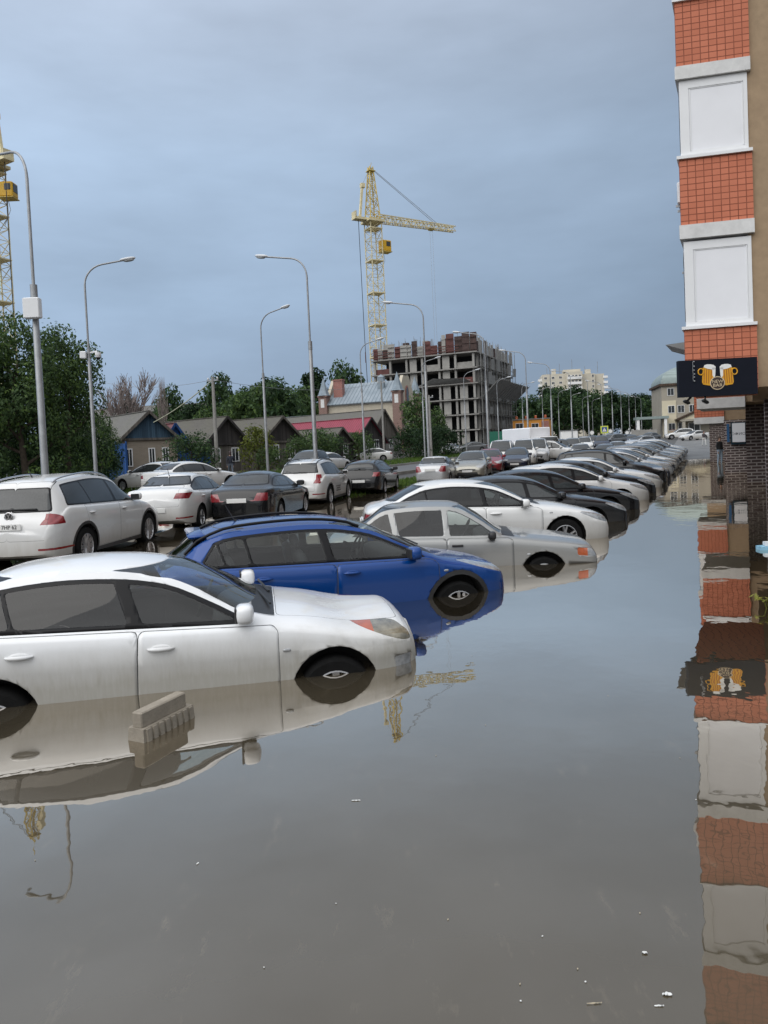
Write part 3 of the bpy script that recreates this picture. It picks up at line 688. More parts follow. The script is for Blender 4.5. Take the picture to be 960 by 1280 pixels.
M_JEEP = CarModel(spec_hatch(4.45, 1.85, 1.78, fo=.85, wb=2.62, cow=1.20, nose=.92, tail=1.05, ds=.09, wr=.36, clad=.36, bow=.005))
M_MINI = CarModel({k: v for k, v in dict(spec_hatch(4.6, 1.88, 2.0, fo=.85, wb=2.9, cow=.95, nose=.95, tail=1.0, ds=.1, wr=.33), pillars=[(1.95, .05, -.05), (3.3, .05, 0)], plate=(.5, .8)).items() if k != 'trunk'})
# ------------------------------------------------------------------ the parked cars
def put(model, name, px, D, z, rz, col, label, corner=None, cat='car', group=None, skip=()):
    """corner: the point of the car (own frame) that stands at pixel column px, D metres ahead"""
    r = ray(px, 560 if D > 12 else 700); P = Vector((r.x/r.y*D, D, 0))
    if corner is None: corner = (0, 0)
    c = Matrix.Rotation(rz, 3, 'Z') @ Vector((corner[0], corner[1], 0))
    loc = P-c; zz = gz(loc.x, loc.y) if z is None else z
    return model.place(name, (loc.x, loc.y, zz), rz, col, label, cat, group, skip)
def nf(m): return (m.L/2-.12, -m.S['W']/2+.12)      # near front corner of a car nosing to the right
def rr(m): return (-m.L/2+.12, -m.S['W']/2+.05)     # right rear corner of a car seen from behind
R1 = 'cars parked side by side in the flooded row'; R2 = 'cars standing tail on along the road'; R3 = 'cars parked along the far side of the lot'
def water(m, px, py, rz, depth, col, label, name='parked_car', group=R1, wheel=False):
    k = (m.L/2-m.S['fo'], -m.S['W']/2+.02) if wheel else nf(m)
    G = gp(px, py, 0); c = Matrix.Rotation(rz, 3, 'Z') @ Vector((k[0], k[1], 0))
    return m.place(name, (G.x-c.x, G.y-c.y, -depth), rz, col, label, 'car', group)
mazda, _ = water(M_MAZDA, 507, 830, radians(10), .45, P_MAZDA, 'mud-streaked white sedan nearest the camera, standing in flood water up to its wheel hubs')
blue, _ = water(M_BLUE, 574, 744, radians(18), .455, P_BLUE, 'bright blue hatchback with black roof rails standing in the flood water', wheel=True)
lada, _ = water(M_LADA, 736, 702, radians(-4), .44, P_SILV, 'old boxy silver hatchback with an orange indicator, next to the bright blue hatchback')
kia, _ = water(M_OPTIMA, 757, 672, radians(3), .27, P_WHITE, 'clean white sedan right behind the silver boxy hatchback, wheels half out of the water')
PX1 = [(8.8, 627), (11, 731), (13.15, 756), (15.7, 779), (18.5, 797), (21, 808), (24, 818), (27, 826), (30, 832), (33, 837), (37, 842), (42, 848), (50, 853), (60, 857), (75, 861), (95, 864), (130, 866)]
ROW1 = [(M_SEDAN, P_BLACK, 'black sedan in the flooded row, next beyond the clean white sedan'), (M_SEDAN, P_BLACK, 'dark sedan wedged between the black sedan and the white hatchback in the flooded row'),
    (M_HATCH, P_WHITE, 'white hatchback in the flooded row with a black car on either side'), (M_SEDAN, P_BLACK, 'black saloon just beyond the white hatchback in the flooded row'),
    (M_SEDAN, P_WHITE, 'white sedan with its bonnet between a black saloon and a black crossover'), (M_TIGGO, P_BLACK, 'black crossover in the flooded row before the navy sedan'), (M_SEDAN, P_NAVY, 'navy blue sedan in the middle of the flooded row'),
    (M_HATCH, P_LGREY, 'light grey hatchback just beyond the navy sedan'), (M_SEDAN, P_BLACK, 'black sedan standing beyond the light grey hatchback'), (M_SOLAR, P_WHITE, 'white sedan at the shallow edge of the flood'),
    (M_MEGA, P_GREY, 'tall grey hatchback on the dry paving at the edge of the flood'), (M_HATCH, P_BLACK, 'black hatchback next beyond the tall grey hatchback'), (M_SOLAR, P_LGREY, 'light grey sedan far down the row on the dry paving'), (M_HATCH, P_GREY, 'dark grey hatchback far down the row'),
    (M_SEDAN, P_WHITE, 'white sedan near the far end of the row'), (M_HATCH, P_BLACK, 'black hatchback near the far end of the row'), (M_SOLAR, P_WHITE, 'white sedan at the far end of the row, before the beige building'), (M_MEGA, P_LGREY, 'pale grey hatchback at the far end of the row')]
D = 15.75
for i, (m, c, lab) in enumerate(ROW1):
    rz = radians(lin([(15, 5), (18.5, 3), (22, -9), (27, -20), (60, -25)], D)); px = lin(PX1, D)
    put(m, 'parked_car', px, D, lin([(15, -.36), (24, -.31), (34, -.22), (48, -.07), (58, .0), (75, .15), (95, .4), (130, 1.1)], D), rz, c, lab, nf(m), 'car', R1)
    D += 2.42 if D < 40 else 2.75
rear = lambda h: radians(90-h)
vw, vwo = put(M_SUV, 'parked_car', 70, 12.5, -.10, rear(5), P_WHITE, 'big white SUV with chrome roof rails seen from behind at the left edge', rr(M_SUV), 'SUV', R2)
hyu, hyo = put(M_SOLAR, 'parked_car', 233, 17.4, -.01, rear(4), P_WHITE, 'white sedan with a shark-shaped aerial seen from behind beside the big white SUV', rr(M_SOLAR), 'car', R2)
aud, _ = put(M_AUDI, 'parked_car', 334, 18.2, -.05, rear(8), P_BLACK, 'black saloon seen from behind between the white sedan and the white crossover', rr(M_AUDI), 'car', R2)
chy, cho = put(M_TIGGO, 'parked_car', 402, 24.6, -.12, rear(11), P_WHITE, 'white crossover with angular red tail lamps and lettering on its doors', rr(M_TIGGO), 'SUV', R2)
put(M_WAGON, 'parked_car', 473, 28.8, -.08, rear(12), P_BLACK, 'black estate car seen from behind beside the white crossover', rr(M_WAGON), 'car', R2)
put(M_PRIORA, 'parked_car', 557, 34.3, -.1, rear(15), P_LGREY, 'silver saloon with upright tail lamps seen from behind near the grass strip', rr(M_PRIORA), 'car', R2)
# facing the camera, beyond the silver saloon
fr = lambda h: radians(-90-h)
for m, px, D, h, c, lab, cat in ((M_SEDAN, 590, 38.5, 14, P_BEIGE, 'beige grey sedan facing the camera beside the silver saloon', 'car'), (M_HATCH, 611, 43, 12, P_RED, 'dark red hatchback behind the beige grey sedan', 'car'),
        (M_MINI, 627, 48, 14, P_WHITE, 'white minivan facing the camera beyond the dark red hatchback', 'van'), (M_HATCH, 645, 46, 14, P_NAVY, 'navy hatchback facing the camera between two white minivans', 'car'), (M_MINI, 655, 53, 14, P_WHITE, 'white minivan facing the camera in front of the box truck', 'van'),
        (M_MINI, 672, 57, 14, P_LGREY, 'pale grey minivan standing just right of the box truck nose', 'van'), (M_SUV, 694, 60, -60, P_WHITE, 'white SUV side on beside the box truck', 'SUV'), (M_JEEP, 700, 66, 12, P_BLACK, 'tall black off-roader just right of the white box truck', 'SUV'),
        (M_SOLAR, 726, 58, 14, P_WHITE, 'white sedan with a pale green windscreen in the middle of the lot', 'car'), (M_JEEP, 716, 72, 14, P_BEIGE, 'beige off-roader behind the white sedan with the green windscreen', 'SUV'), (M_JEEP, 731, 80, 16, P_WHITE, 'white boxy off-roader among dark cars in the distance', 'SUV'),
        (M_JEEP, 742, 86, 16, P_BLACK, 'black boxy off-roader among the distant cars', 'SUV'), (M_JEEP, 752, 84, 16, P_NAVY, 'dark blue off-roader among the distant cars', 'SUV'), (M_SUV, 764, 96, 60, P_GREY, 'grey SUV standing side on before the distant trees', 'SUV'), (M_SEDAN, 778, 104, 60, P_NAVY, 'navy sedan standing side on before the distant trees', 'car'),
        (M_HATCH, 790, 98, 18, P_BLACK, 'black hatchback in the distance just left of the silver estate', 'car'), (M_WAGON, 800, 90, 60, P_LGREY, 'silver estate car in the distance before the low grey wall', 'car'), (M_SEDAN, 812, 112, 50, P_GREY, 'grey sedan in the distance before the low grey wall', 'car'),
        (M_SEDAN, 772, 62, 16, P_LGREY, 'light grey sedan beyond the flooded row with its roof showing', 'car'), (M_WAGON, 757, 52, 16, P_GREY, 'grey estate car behind the flooded row with its roof showing', 'car'), (M_HATCH, 563, 92, 20, P_WHITE, 'white hatchback at the foot of the unfinished building', 'car'), (M_SEDAN, 588, 98, 70, P_GREY, 'grey sedan at the foot of the unfinished building', 'car'), (M_SUV, 850, 118, 100, P_WHITE, 'white SUV far off before the beige building entrance', 'SUV'), (M_SEDAN, 868, 108, 70, P_WHITE, 'white sedan far off at the end of the lane', 'car')):
    put(m, 'parked_car', px, D, None, fr(h), c, lab, None, cat, R3)
for m, px, D, rz, c, lab in ((M_SEDAN, 240, 33, rear(38), P_WHITE, 'white sedan on the road in front of the green bush'), (M_SOLAR, 190, 36.5, rear(-62), P_WHITE, 'white sedan pointing left on the road in front of the brick house'), (M_TIGGO, 384, 47, fr(16), P_GREY, 'grey crossover on the road behind the white crossover'),
        (M_HATCH, 411, 54, rear(24), P_WHITE, 'small white hatchback on the road beside the grey crossover'), (M_SEDAN, 462, 75, radians(184), P_WHITE, 'white saloon side on with its nose to the left below the red roofed house')):
    put(m, 'parked_car', px, D, None if D > 40 else gz(*(at(px, 570, D).xy))+.02, rz, c, lab, None, 'car', 'cars on the road by the houses')
# marks and lettering on the cars
def plate_text(o, txt, loc, size=.088):
    me = text_mesh(txt, size, .002, 'CENTER', .95); me.materials.append(INK)
    t = link_mesh('plate_lettering', me, o); t.location = loc; t.rotation_euler = (pi/2, 0, -pi/2)
pl = [c for c in vw.children if c.name.startswith('number_plate')][0]
plate_text(pl, '7HP 62', (-M_SUV.L/2-.022, -.05, .853), .1)
# round emblem on the SUV tailgate: ring with a V over a W
b = MB(); xe = -M_SUV.L/2+.07; ze = 1.03
b.tube([(xe, .078*cos(2*pi*k/28), ze+.078*sin(2*pi*k/28)) for k in range(29)], .009, 6, cap=False)
for p, q in (((-.034, .065), (0, .008)), ((.034, .065), (0, .008)), ((-.066, .03), (-.032, -.06)), ((-.032, -.06), (0, .0)), ((0, .0), (.032, -.06)), ((.032, -.06), (.066, .03))):
    b.bar((xe-.003, p[0], ze+p[1]), (xe-.003, q[0], ze+q[1]), .013, .01)
e = b.build('emblem', CHROME, vw, 50)
h = MB(); h.ell((xe+.012, 0, ze), (.012, .076, .076), 1, 24, 8); h.build('emblem_base', BLACKP, e, 50)
# lettering on the flanks and boot
for o, m, txt, sz, x, z in ((chy, M_TIGGO, '239', .26, .5, .86),):
    me = text_mesh(txt, sz, .002, 'CENTER', .9); me.materials.append(plain('door lettering', (.10, .095, .09), .6)); t = link_mesh('door_lettering', me, o); t.location = (x, -m.S['W']/2-.006, z-.02); t.rotation_euler = (pi/2, 0, 0)
    pass
h = MB()
for k, (z, l) in enumerate(((.66, .62), (.58, .5), (.50, .62))): h.box((-.35+l*.1, -M_TIGGO.S['W']/2-.004, z), (l, .004, .045))
h.build('door_stripe', MATS['door lettering'], chy)
me = text_mesh('F-p', .10, .002, 'CENTER', 1.1); me.materials.append(INK); t = link_mesh('boot_lettering', me, hyo_root := hyu); t.location = (-M_SOLAR.L/2-.04, .42, 1.0); t.rotation_euler = (pi/2, 0, -pi/2)
# ------------------------------------------------------------------ building materials
def wallco(m, sx=1.0, sz=1.0):
    """(run along the wall, height) in metres for walls square to the object's axes"""
    tc = m.n('ShaderNodeTexCoord'); o = m.xyz(tc.outputs['Object']); nn = m.xyz(tc.outputs['Normal'])
    k = m.math('GREATER_THAN', m.math('ABSOLUTE', nn[0]), .7)
    u = m.math('ADD', m.math('MULTIPLY', o[1], k), m.math('MULTIPLY', o[0], m.math('SUBTRACT', 1.0, k)))
    c = m.n('ShaderNodeCombineXYZ'); m.l(u, c.inputs[0]); m.l(o[2], c.inputs[1]); return c.outputs[0], tc.outputs['Object']
def brickmat(name, c1, c2, mortar, bw, bh, mo, offset=.5, rough=.75, bump=.5):
    m = NT(name); co, ob = wallco(m)
    b = m.n('ShaderNodeTexBrick', offset=offset, squash=1.0); m.l(co, b.inputs['Vector'])
    for k, v in (('Color1', c1), ('Color2', c2), ('Mortar', mortar)): b.inputs[k].default_value = tuple(v)+(1,)
    b.inputs['Scale'].default_value = 1; b.inputs['Mortar Size'].default_value = mo; b.inputs['Brick Width'].default_value = bw; b.inputs['Row Height'].default_value = bh; b.inputs['Bias'].default_value = -.2; b.inputs['Mortar Smooth'].default_value = .15
    f = m.noise(ob, 2.2, 5, .65); f2 = m.noise(ob, 30, 3, .6)
    c = m.mix(m.math('MULTIPLY_ADD', f, .9, -.25, True), b.outputs['Color'], tuple(x*.62 for x in c1)); c = m.mix(m.math('MULTIPLY', f2, .25), c, tuple(min(1, x*1.5) for x in c2))
    m.set(Base_Color=c, Roughness=rough, Specular_IOR_Level=.3); m.bump(m.math('SUBTRACT', 1.0, b.outputs['Fac']), bump, .012); MATS[name] = m.mat; return m.mat
ORANGE = brickmat('orange facing brick', (.60, .205, .12), (.50, .16, .09), (.13, .03, .016), .152, .119, .0085, 0.0)
DARKBR = brickmat('dark clinker brick', (.075, .055, .053), (.13, .09, .085), (.52, .47, .44), .36, .118, .022, .5)
HOUSEBR = brickmat('yellow grey brick', (.30, .25, .19), (.25, .205, .16), (.30, .28, .25), .26, .08, .012, .5)
PALEBR = brickmat('pale brick', (.55, .50, .40), (.48, .43, .34), (.42, .39, .34), .5, .18, .012, .5)
REDBR = brickmat('red brick', (.34, .13, .10), (.28, .10, .08), (.35, .3, .28), .26, .08, .012, .5)
TAN = plain('tan render', (.37, .27, .175), .85, var=.12, scale=6, bump=.25, bscale=60, spec=.2)
WPVC = plain('white plastic', (.78, .79, .80), .35, var=.03)
WPANEL = plain('white panel', (.80, .81, .84), .45, var=.04, scale=1.2)
LINTEL = plain('white painted concrete', (.66, .66, .65), .8, var=.14, scale=5, bump=.3, bscale=30)
GREYM = plain('grey sheet metal', (.20, .21, .21), .4, metal=.3)
NAVYB = plain('sign board navy', (.005, .007, .014), .6, var=.12, spec=.15)
CONC = plain('raw concrete', (.27, .262, .245), .9, var=.22, scale=1.1, bump=.3, bscale=12)
CONCL = plain('light panel concrete', (.32, .312, .292), .9, var=.16, scale=1.4)
CONCD = plain('weathered concrete', (.20, .195, .185), .9, var=.3, scale=.9)
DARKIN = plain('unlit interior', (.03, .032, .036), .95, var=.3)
RUST = plain('rusty formwork', (.066, .042, .037), .85, var=.45, scale=1.8)
RUSTL = plain('red lead formwork', (.115, .045, .04), .8, var=.35, scale=1.5)
NET = plain('grey scaffold net', (.21, .21, .205), .95, var=.3, scale=2.5)
def planks(name, col, w=.14, var=.35, rough=.85):
    m = NT(name); co, ob = wallco(m); x = m.xyz(co)
    wv = m.math('FRACT', m.math('DIVIDE', x[0], w)); idv = m.math('FLOOR', m.math('DIVIDE', x[0], w))
    wn_ = m.n('ShaderNodeTexWhiteNoise', noise_dimensions='1D'); m.l(idv, wn_.inputs['W'])
    g = m.noise(ob, 5, 5, .65, (3, 3, .4)); k = m.math('ADD', m.math('MULTIPLY', wn_.outputs['Value'], .5), m.math('MULTIPLY', g, .5))
    c = m.ramp(k, [(.2, tuple(v*(1-var) for v in col)), (.8, tuple(v*(1+var) for v in col))])
    gap = m.math('LESS_THAN', wv, .07); c = m.mix(gap, c, tuple(v*.25 for v in col)); m.set(Base_Color=c, Roughness=rough, Specular_IOR_Level=.25)
    m.bump(m.math('SUBTRACT', 1.0, gap), .4, .01); MATS[name] = m.mat; return m.mat
WOODG = planks('weathered grey boards', (.13, .118, .105)); WOODB = planks('faded blue boards', (.055, .10, .15)); WOODD = planks('dark boards', (.05, .046, .045)); FENCEB = planks('blue painted boards', (.018, .07, .22), .12, .3, .6)
NAVYW = planks('dark blue boards', (.02, .03, .13)); BROWNW = planks('brown boards', (.08, .055, .04))
def roofmat(name, col, w=.18, var=.3, rough=.8, metal=0.0, moss=0.0):
    """corrugated or seamed sheet: ribs run down the slope (object Y of a roof slab)"""
    m = NT(name); tc = m.coord(); x = m.xyz(tc)
    rib = m.math('SINE', m.math('MULTIPLY', x[1], 2*pi/w)); f = m.noise(tc, .9, 6, .7); f2 = m.noise(tc, 9, 4, .6)
    k = m.math('ADD', m.math('MULTIPLY', f, .6), m.math('MULTIPLY', f2, .4))
    c = m.ramp(k, [(.3, tuple(v*(1-var) for v in col)), (.7, tuple(v*(1+var) for v in col))])
    c = m.mix(m.math('MULTIPLY_ADD', rib, .16, .16), c, tuple(v*.45 for v in col))
    if moss: c = m.mix(m.math('MULTIPLY_ADD', f, 3.0*moss, -1.3*moss, True), c, (.06, .065, .03))
    m.set(Base_Color=c, Roughness=rough, Metallic=metal, Specular_IOR_Level=.3); m.bump(rib, .6, .03); MATS[name] = m.mat; return m.mat
SLATE = roofmat('grey asbestos sheet', (.17, .165, .155), .2, .3, .9, 0, .5); SLATED = roofmat('dark asbestos sheet', (.135, .128, .115), .2, .35, .9, 0, .55)
REDROOF = roofmat('crimson metal roof', (.26, .045, .07), .35, .15, .5); TURR = brickmat('brown red turret brick', (.24, .15, .125), (.20, .12, .10), (.3, .26, .24), .4, .15, .012, .5)
BLUEROOF = roofmat('blue grey seam roof', (.24, .29, .33), .55, .22, .45, .2); MAROON = roofmat('maroon metal roof', (.16, .06, .065), .3, .2, .6); GREENROOF = roofmat('pale green dome sheet', (.28, .34, .33), .5, .18, .5, .2)
def window(name, par, w, h, loc, axis=0, frame=WPVC, pane=PANE, bars=1, d=.07, fw=.07):
    """window standing proud of a wall; axis 0 faces -y, 1 faces +x, 2 faces -x, 3 faces +y"""
    M = Matrix.Translation(loc) @ Matrix.Rotation({0: 0, 1: pi/2, 2: -pi/2, 3: pi}[axis], 4, 'Z'); f = MB(); f.M = M
    f.box((0, -d/2+.01, h/2-fw/2), (w, d, fw)); f.box((0, -d/2+.01, -h/2+fw/2), (w, d, fw))
    f.box((-w/2+fw/2, -d/2+.01, 0), (fw, d, h-2*fw)); f.box((w/2-fw/2, -d/2+.01, 0), (fw, d, h-2*fw))
    for k in range(bars): f.box((-w/2+w*(k+1)/(bars+1), -d/2+.012, 0), (fw*.7, d*.8, h-2*fw))
    o = f.build(name, frame, par); p = MB(); p.M = M; p.box((0, -.012, 0), (w-2*fw+.004, .02, h-2*fw+.004)); p.build('pane', pane, o); return o
def house(name, loc, yaw, w, d, wh, rh, wall, gable, roof, label, wins=(), side=(), door=None, chim=None, over=.35, trim=None, group=None, cat='house'):
    """gable end faces local -y, ridge runs along +y"""
    o = empty(name, loc, yaw, label, cat, group); b = MB()
    x = w/2; b.add([(-x,0,-.6),(x,0,-.6),(x,d,-.6),(-x,d,-.6),(-x,0,wh),(x,0,wh),(x,d,wh),(-x,d,wh)], [(0,1,5,4),(1,2,6,5),(2,3,7,6),(3,0,4,7),(4,5,6,7)]); b.build('wall', wall, o)
    g = MB(); g.add([(-x,.004,wh),(x,.004,wh),(0,.004,rh),(-x,.14,wh),(x,.14,wh),(0,.14,rh)], [(0,1,2),(5,4,3),(0,3,4,1),(1,4,5,2),(2,5,3,0)])
    g.add([(-x,d-.14,wh),(x,d-.14,wh),(0,d-.14,rh),(-x,d-.004,wh),(x,d-.004,wh),(0,d-.004,rh)], [(0,1,2),(5,4,3),(0,3,4,1),(1,4,5,2),(2,5,3,0)]); g.build('gable', gable, o)
    if trim:
        g = MB(); g.box((0, -.06, wh), (w+2*over, .14, .16)); g.build('eave_board', trim, o)
    sl = (rh-wh)/x; r = MB(); t = .07; e = over
    for s_ in (-1, 1):
        a = (s_*(x+e), wh-sl*e); top = (0, rh)
        vs = [(a[0], -e, a[1]+.02), (0, -e, rh+.02), (0, d+e, rh+.02), (a[0], d+e, a[1]+.02), (a[0], -e, a[1]+.02+t), (0, -e, rh+.02+t), (0, d+e, rh+.02+t), (a[0], d+e, a[1]+.02+t)]
        r.add(vs, [(0,1,2,3),(7,6,5,4),(0,4,5,1),(3,2,6,7),(0,3,7,4)])
    ro = r.build('roof', roof, o); v = MB()
    for s_ in (-1, 1): v.bar((s_*(x+e), -e-.03, wh-sl*e+.0), (0, -e-.03, rh+.03), .05, .2)
    v.build('barge_board', trim or gable, o); q = MB(); q.bar((0, -e, rh+.1), (0, d+e, rh+.1), .22, .06); q.build('ridge_cap', roof, ro)
    if chim:
        cx, cy, cz = chim; c = MB(); c.box((cx, cy, cz), (.5, .5, 1.4)); c.box((cx, cy, cz+.72), (.62, .62, .1)); c.build('chimney', REDBR, ro)
    for (wx, wz, ww, hh) in wins: window('window', o, ww, hh, (wx, 0, wz), 0)
    for (wy, wz, ww, hh, ax) in side: window('window', o, ww, hh, ((x if ax == 1 else -x), wy, wz), ax)
    if door: c = MB(); c.box((door, -.03, 1.0), (.9, .08, 2.0)); c.build('door', BROWNW, o)
    return o
def spot(px, D, dz=0): p = at(px, 560, D); return (p.x, p.y, gz(p.x, p.y)+dz)
HG = 'old one storey houses along the road'
house('brick_house', spot(186, 52), radians(42), 4.4, 8.5, 2.8, 4.75, HOUSEBR, WOODB, SLATE, 'low yellow brick house with a faded blue gable and three white framed windows', [(-1.5, 1.5, .5, 1.3), (.2, 1.5, .5, 1.3), (1.25, 1.5, .5, 1.3)], (), None, None, .4, WOODG, HG)
house('wooden_house', spot(219, 57), radians(50), 2.4, 3.5, 2.5, 4.0, NAVYW, FENCEB, MAROON, 'narrow dark blue shed house with a maroon roof beside the brick house', [], [(1.6, 1.6, .7, 1.0, 2)], None, None, .2, FENCEB, HG)
house('wooden_house', spot(283, 60), radians(52), 4.9, 10, 2.3, 4.55, WOODG, WOODD, SLATED, 'weathered wooden house with blue shutters and a mossy roof behind the green bush', [(-1.1, 1.4, .8, 1.2), (.9, 1.4, .8, 1.2)], (), None, None, .35, WOODD, HG)
house('wooden_house', spot(352, 64), radians(52), 5.4, 11, 2.4, 4.6, WOODG, WOODD, SLATED, 'weathered grey wooden house with a wide mossy roof, behind the yellow green shrub', [(-.7, 1.5, .7, 1.3), (1.3, 1.5, .7, 1.3)], (), None, None, .4, WOODG, HG)
house('wooden_house', spot(427, 72), radians(52), 3.8, 9, 2.0, 3.6, WOODD, WOODD, SLATED, 'low dark wooden house overgrown with shrubs in front of the red roof', [(.6, 1.5, .7, 1.1)], (), None, None, .3, WOODG, HG)
house('red_roof_house', spot(463, 86), radians(52), 6.0, 14, 2.1, 4.9, WOODD, WOODD, REDROOF, 'dark house under a steep crimson metal roof', [(-.8, 1.6, .9, 1.4), (1.2, 1.6, .9, 1.4)], (), None, None, .4, WOODD, HG)
house('grey_roof_house', spot(481, 96), radians(52), 6.4, 20, 2.5, 6.2, CONCD, WOODG, SLATE, 'tall grey gabled house just behind the crimson roof', [(1.4, 1.6, .8, 1.2)], (), None, None, .3, WOODG, HG)
house('outbuilding', spot(440, 82), radians(52), 2.6, 3, 2.6, 3.1, BROWNW, BROWNW, SLATED, 'small brown wooden outbuilding against the red roofed house', [(0, 1.5, .6, .7)], (), None, None, .25, BROWNW, HG)
house('blue_roof_house', spot(392, 112), radians(58), 6, 14, 3.6, 6.4, PALEBR, CONCD, BLUEROOF, 'pale house with a blue grey sheet roof left of the turreted building', [(0, 2, 1, 1.2)], (), None, None, .3, None, HG)
house('long_building', spot(205, 190), radians(70), 12, 30, 10.0, 12.5, CONCL, CONCD, SLATE, 'long grey roofed building far behind the brick house', [], [(4+4*k, 8.5, 1.6, 2.0, 2) for k in range(6)], None, None, .5, None, None, 'building')
house('long_building', spot(268, 210), radians(70), 10, 20, 11.0, 14.0, CONCL, CONCD, SLATE, 'grey roofed building far behind the round green tree', [], [(4+4*k, 9.5, 1.6, 2.0, 2) for k in range(4)], None, None, .5, None, None, 'building')
# blue board fence by the brick house and a grey fence further on
def fence(name, a, b, h, mat, label, n=8, kind='fence'):
    a = Vector(a); b = Vector(b); o = empty(name, a, atan2(b.y-a.y, b.x-a.x), label, kind); l = (b-a).xy.length; dz = b.z-a.z; f = MB()
    f.add([(0,-.02,-.3),(l,-.02,dz-.3),(l,.02,dz-.3),(0,.02,-.3),(0,-.02,h),(l,-.02,dz+h),(l,.02,dz+h),(0,.02,h)], [(0,1,5,4),(1,2,6,5),(2,3,7,6),(3,0,4,7),(4,5,6,7),(3,2,1,0)]); f.build('board_panel', mat, o)
    for k in range(n+1):
        p = MB(); p.box((l*k/n, .07, dz*k/n+h/2-.1), (.09, .09, h+.5)); p.build('post', mat, o)
    return o
fence('fence', spot(131, 50), spot(157, 49.5), 2.5, FENCEB, 'tall blue board gate between the big trees and the brick house', 2, 'gate')
fence('fence', spot(213, 55), spot(262, 58), 1.8, FENCEB, 'low blue board fence behind the green bush', 3)
fence('fence', spot(302, 60), spot(322, 61), 1.6, WOODG, 'grey board fence between the two weathered wooden houses', 3)
fence('fence', spot(612, 118), spot(644, 112), 2.6, plain('green sheet', (.02, .14, .09), .6), 'green sheet fence at the foot of the unfinished building', 5)
fence('fence', spot(790, 128), spot(822, 126), 1.7, CONC, 'low grey wall before the trees beside the beige building', 4, 'wall')
# ------------------------------------------------------------------ turreted stone building
TY = radians(-20); o = empty('turreted_building', spot(500, 108), TY, 'pale stone building with a blue grey roof, little spired turrets and a red chimney', 'building')
Lw, Wd, wh, rh = 12.2, 9.0, 8.2, 11.3      # local: long wall along -x from the corner, gable end on +x
b = MB(); b.add([(-Lw,0,-1),(0,0,-1),(0,Wd,-1),(-Lw,Wd,-1),(-Lw,0,wh),(0,0,wh),(0,Wd,wh),(-Lw,Wd,wh)], [(0,1,5,4),(1,2,6,5),(2,3,7,6),(3,0,4,7)])
for xx, s_ in ((0, 1), (-Lw, -1)):
    b.add([(xx,0,wh),(xx,Wd,wh),(xx,Wd/2+1.4,rh+.7),(xx,Wd/2-1.4,rh+.7),(xx-s_*.5,0,wh),(xx-s_*.5,Wd,wh),(xx-s_*.5,Wd/2+1.4,rh+.7),(xx-s_*.5,Wd/2-1.4,rh+.7)], [(0,1,2,3),(7,6,5,4),(0,3,7,4),(3,2,6,7),(2,1,5,6)])
b.build('wall', PALEBR, o)
r = MB()
for s_, y0 in ((-1, -.5), (1, Wd+.5)):
    sl = (rh-wh)/(Wd/2); ze = wh-.5*sl
    r.add([(-Lw+.5,y0,ze),(-.5,y0,ze),(-.5,Wd/2,rh),(-Lw+.5,Wd/2,rh),(-Lw+.5,y0,ze+.12),(-.5,y0,ze+.12),(-.5,Wd/2,rh+.12),(-Lw+.5,Wd/2,rh+.12)], [(0,1,2,3),(7,6,5,4),(0,4,5,1),(3,2,6,7)])
m_ = NT('seamed roof sheet'); tc = m_.coord(); x_ = m_.xyz(tc); rib = m_.math('GREATER_THAN', m_.math('SINE', m_.math('MULTIPLY', x_[0], 2*pi/.6)), .8); f_ = m_.noise(tc, .8, 5, .65)
m_.set(Base_Color=m_.mix(rib, m_.ramp(f_, [(.3, (.19, .235, .27)), (.7, (.28, .325, .36))]), (.13, .16, .19)), Roughness=.5, Metallic=.15); m_.bump(rib, .4, .03)
ro = r.build('roof', m_.mat, o)
c = MB(); c.box((-Lw+1.9, 1.7, 10.4), (1.5, 1.0, 2.8)); c.box((-Lw+1.9, 1.7, 11.85), (1.7, 1.2, .2)); c.build('chimney', REDBR, ro)
c = MB(); c.box((-3.6, 2.9, 10.9), (1.0, .8, 2.0)); c.add([(-4.15,2.45,11.9),(-3.05,2.45,11.9),(-3.05,3.35,11.9),(-4.15,3.35,11.9),(-3.6,2.9,12.4)], [(0,1,4),(1,2,4),(2,3,4),(3,0,4)]); c.build('vent', BLUEROOF, ro)
for k, (tx, ty) in enumerate(((-Lw, 0), (0, 0), (0, Wd))):
    c = MB(); c.box((tx, ty, 4.2), (1.35, 1.35, 10.4)); c.box((tx, ty, 9.3), (1.6, 1.6, .25)); tt = c.build('turret', TURR, o)
    q = MB(); q.box((tx, ty-.68, 8.2), (.6, .05, 1.3)); q.build('turret_window', LINTEL, tt)
    s_ = MB(); s_.lathe([(1.1, 9.42), (.92, 9.6), (.0, 12.3)], 8, Matrix.Translation((tx, ty, 0))); s_.build('spire', BLUEROOF, tt)
w_ = MB(); pr = [(-.8, -2.0)]+[(-.8*cos(pi*k/10), .5+1.1*sin(pi*k/10)) for k in range(11)]+[(.8, -2.0)]
w_.prism(pr, Matrix.Translation((.02, Wd/2, 8.9)) @ Matrix(((0,0,1,0),(1,0,0,0),(0,1,0,0),(0,0,0,1))), .1); ww = w_.build('arched_window', REDBR, o)
w_ = MB(); w_.prism([(x*.7, y*.85) for x, y in pr], Matrix.Translation((.10, Wd/2, 8.8)) @ Matrix(((0,0,1,0),(1,0,0,0),(0,1,0,0),(0,0,0,1))), .05); w_.build('pane', PANE, ww)
c = MB(); c.box((-Lw/2, -.08, wh-.35), (Lw-1.6, .16, .3)); c.build('cornice', LINTEL, o)
for k in range(3): window('window', o, 1.1, 2.0, (-Lw+2.6+3.3*k, 0, 5.0), 0, LINTEL)
for k in range(2): window('window', o, 1.1, 2.0, (0, 2.8+3.6*k, 5.0), 1, LINTEL)
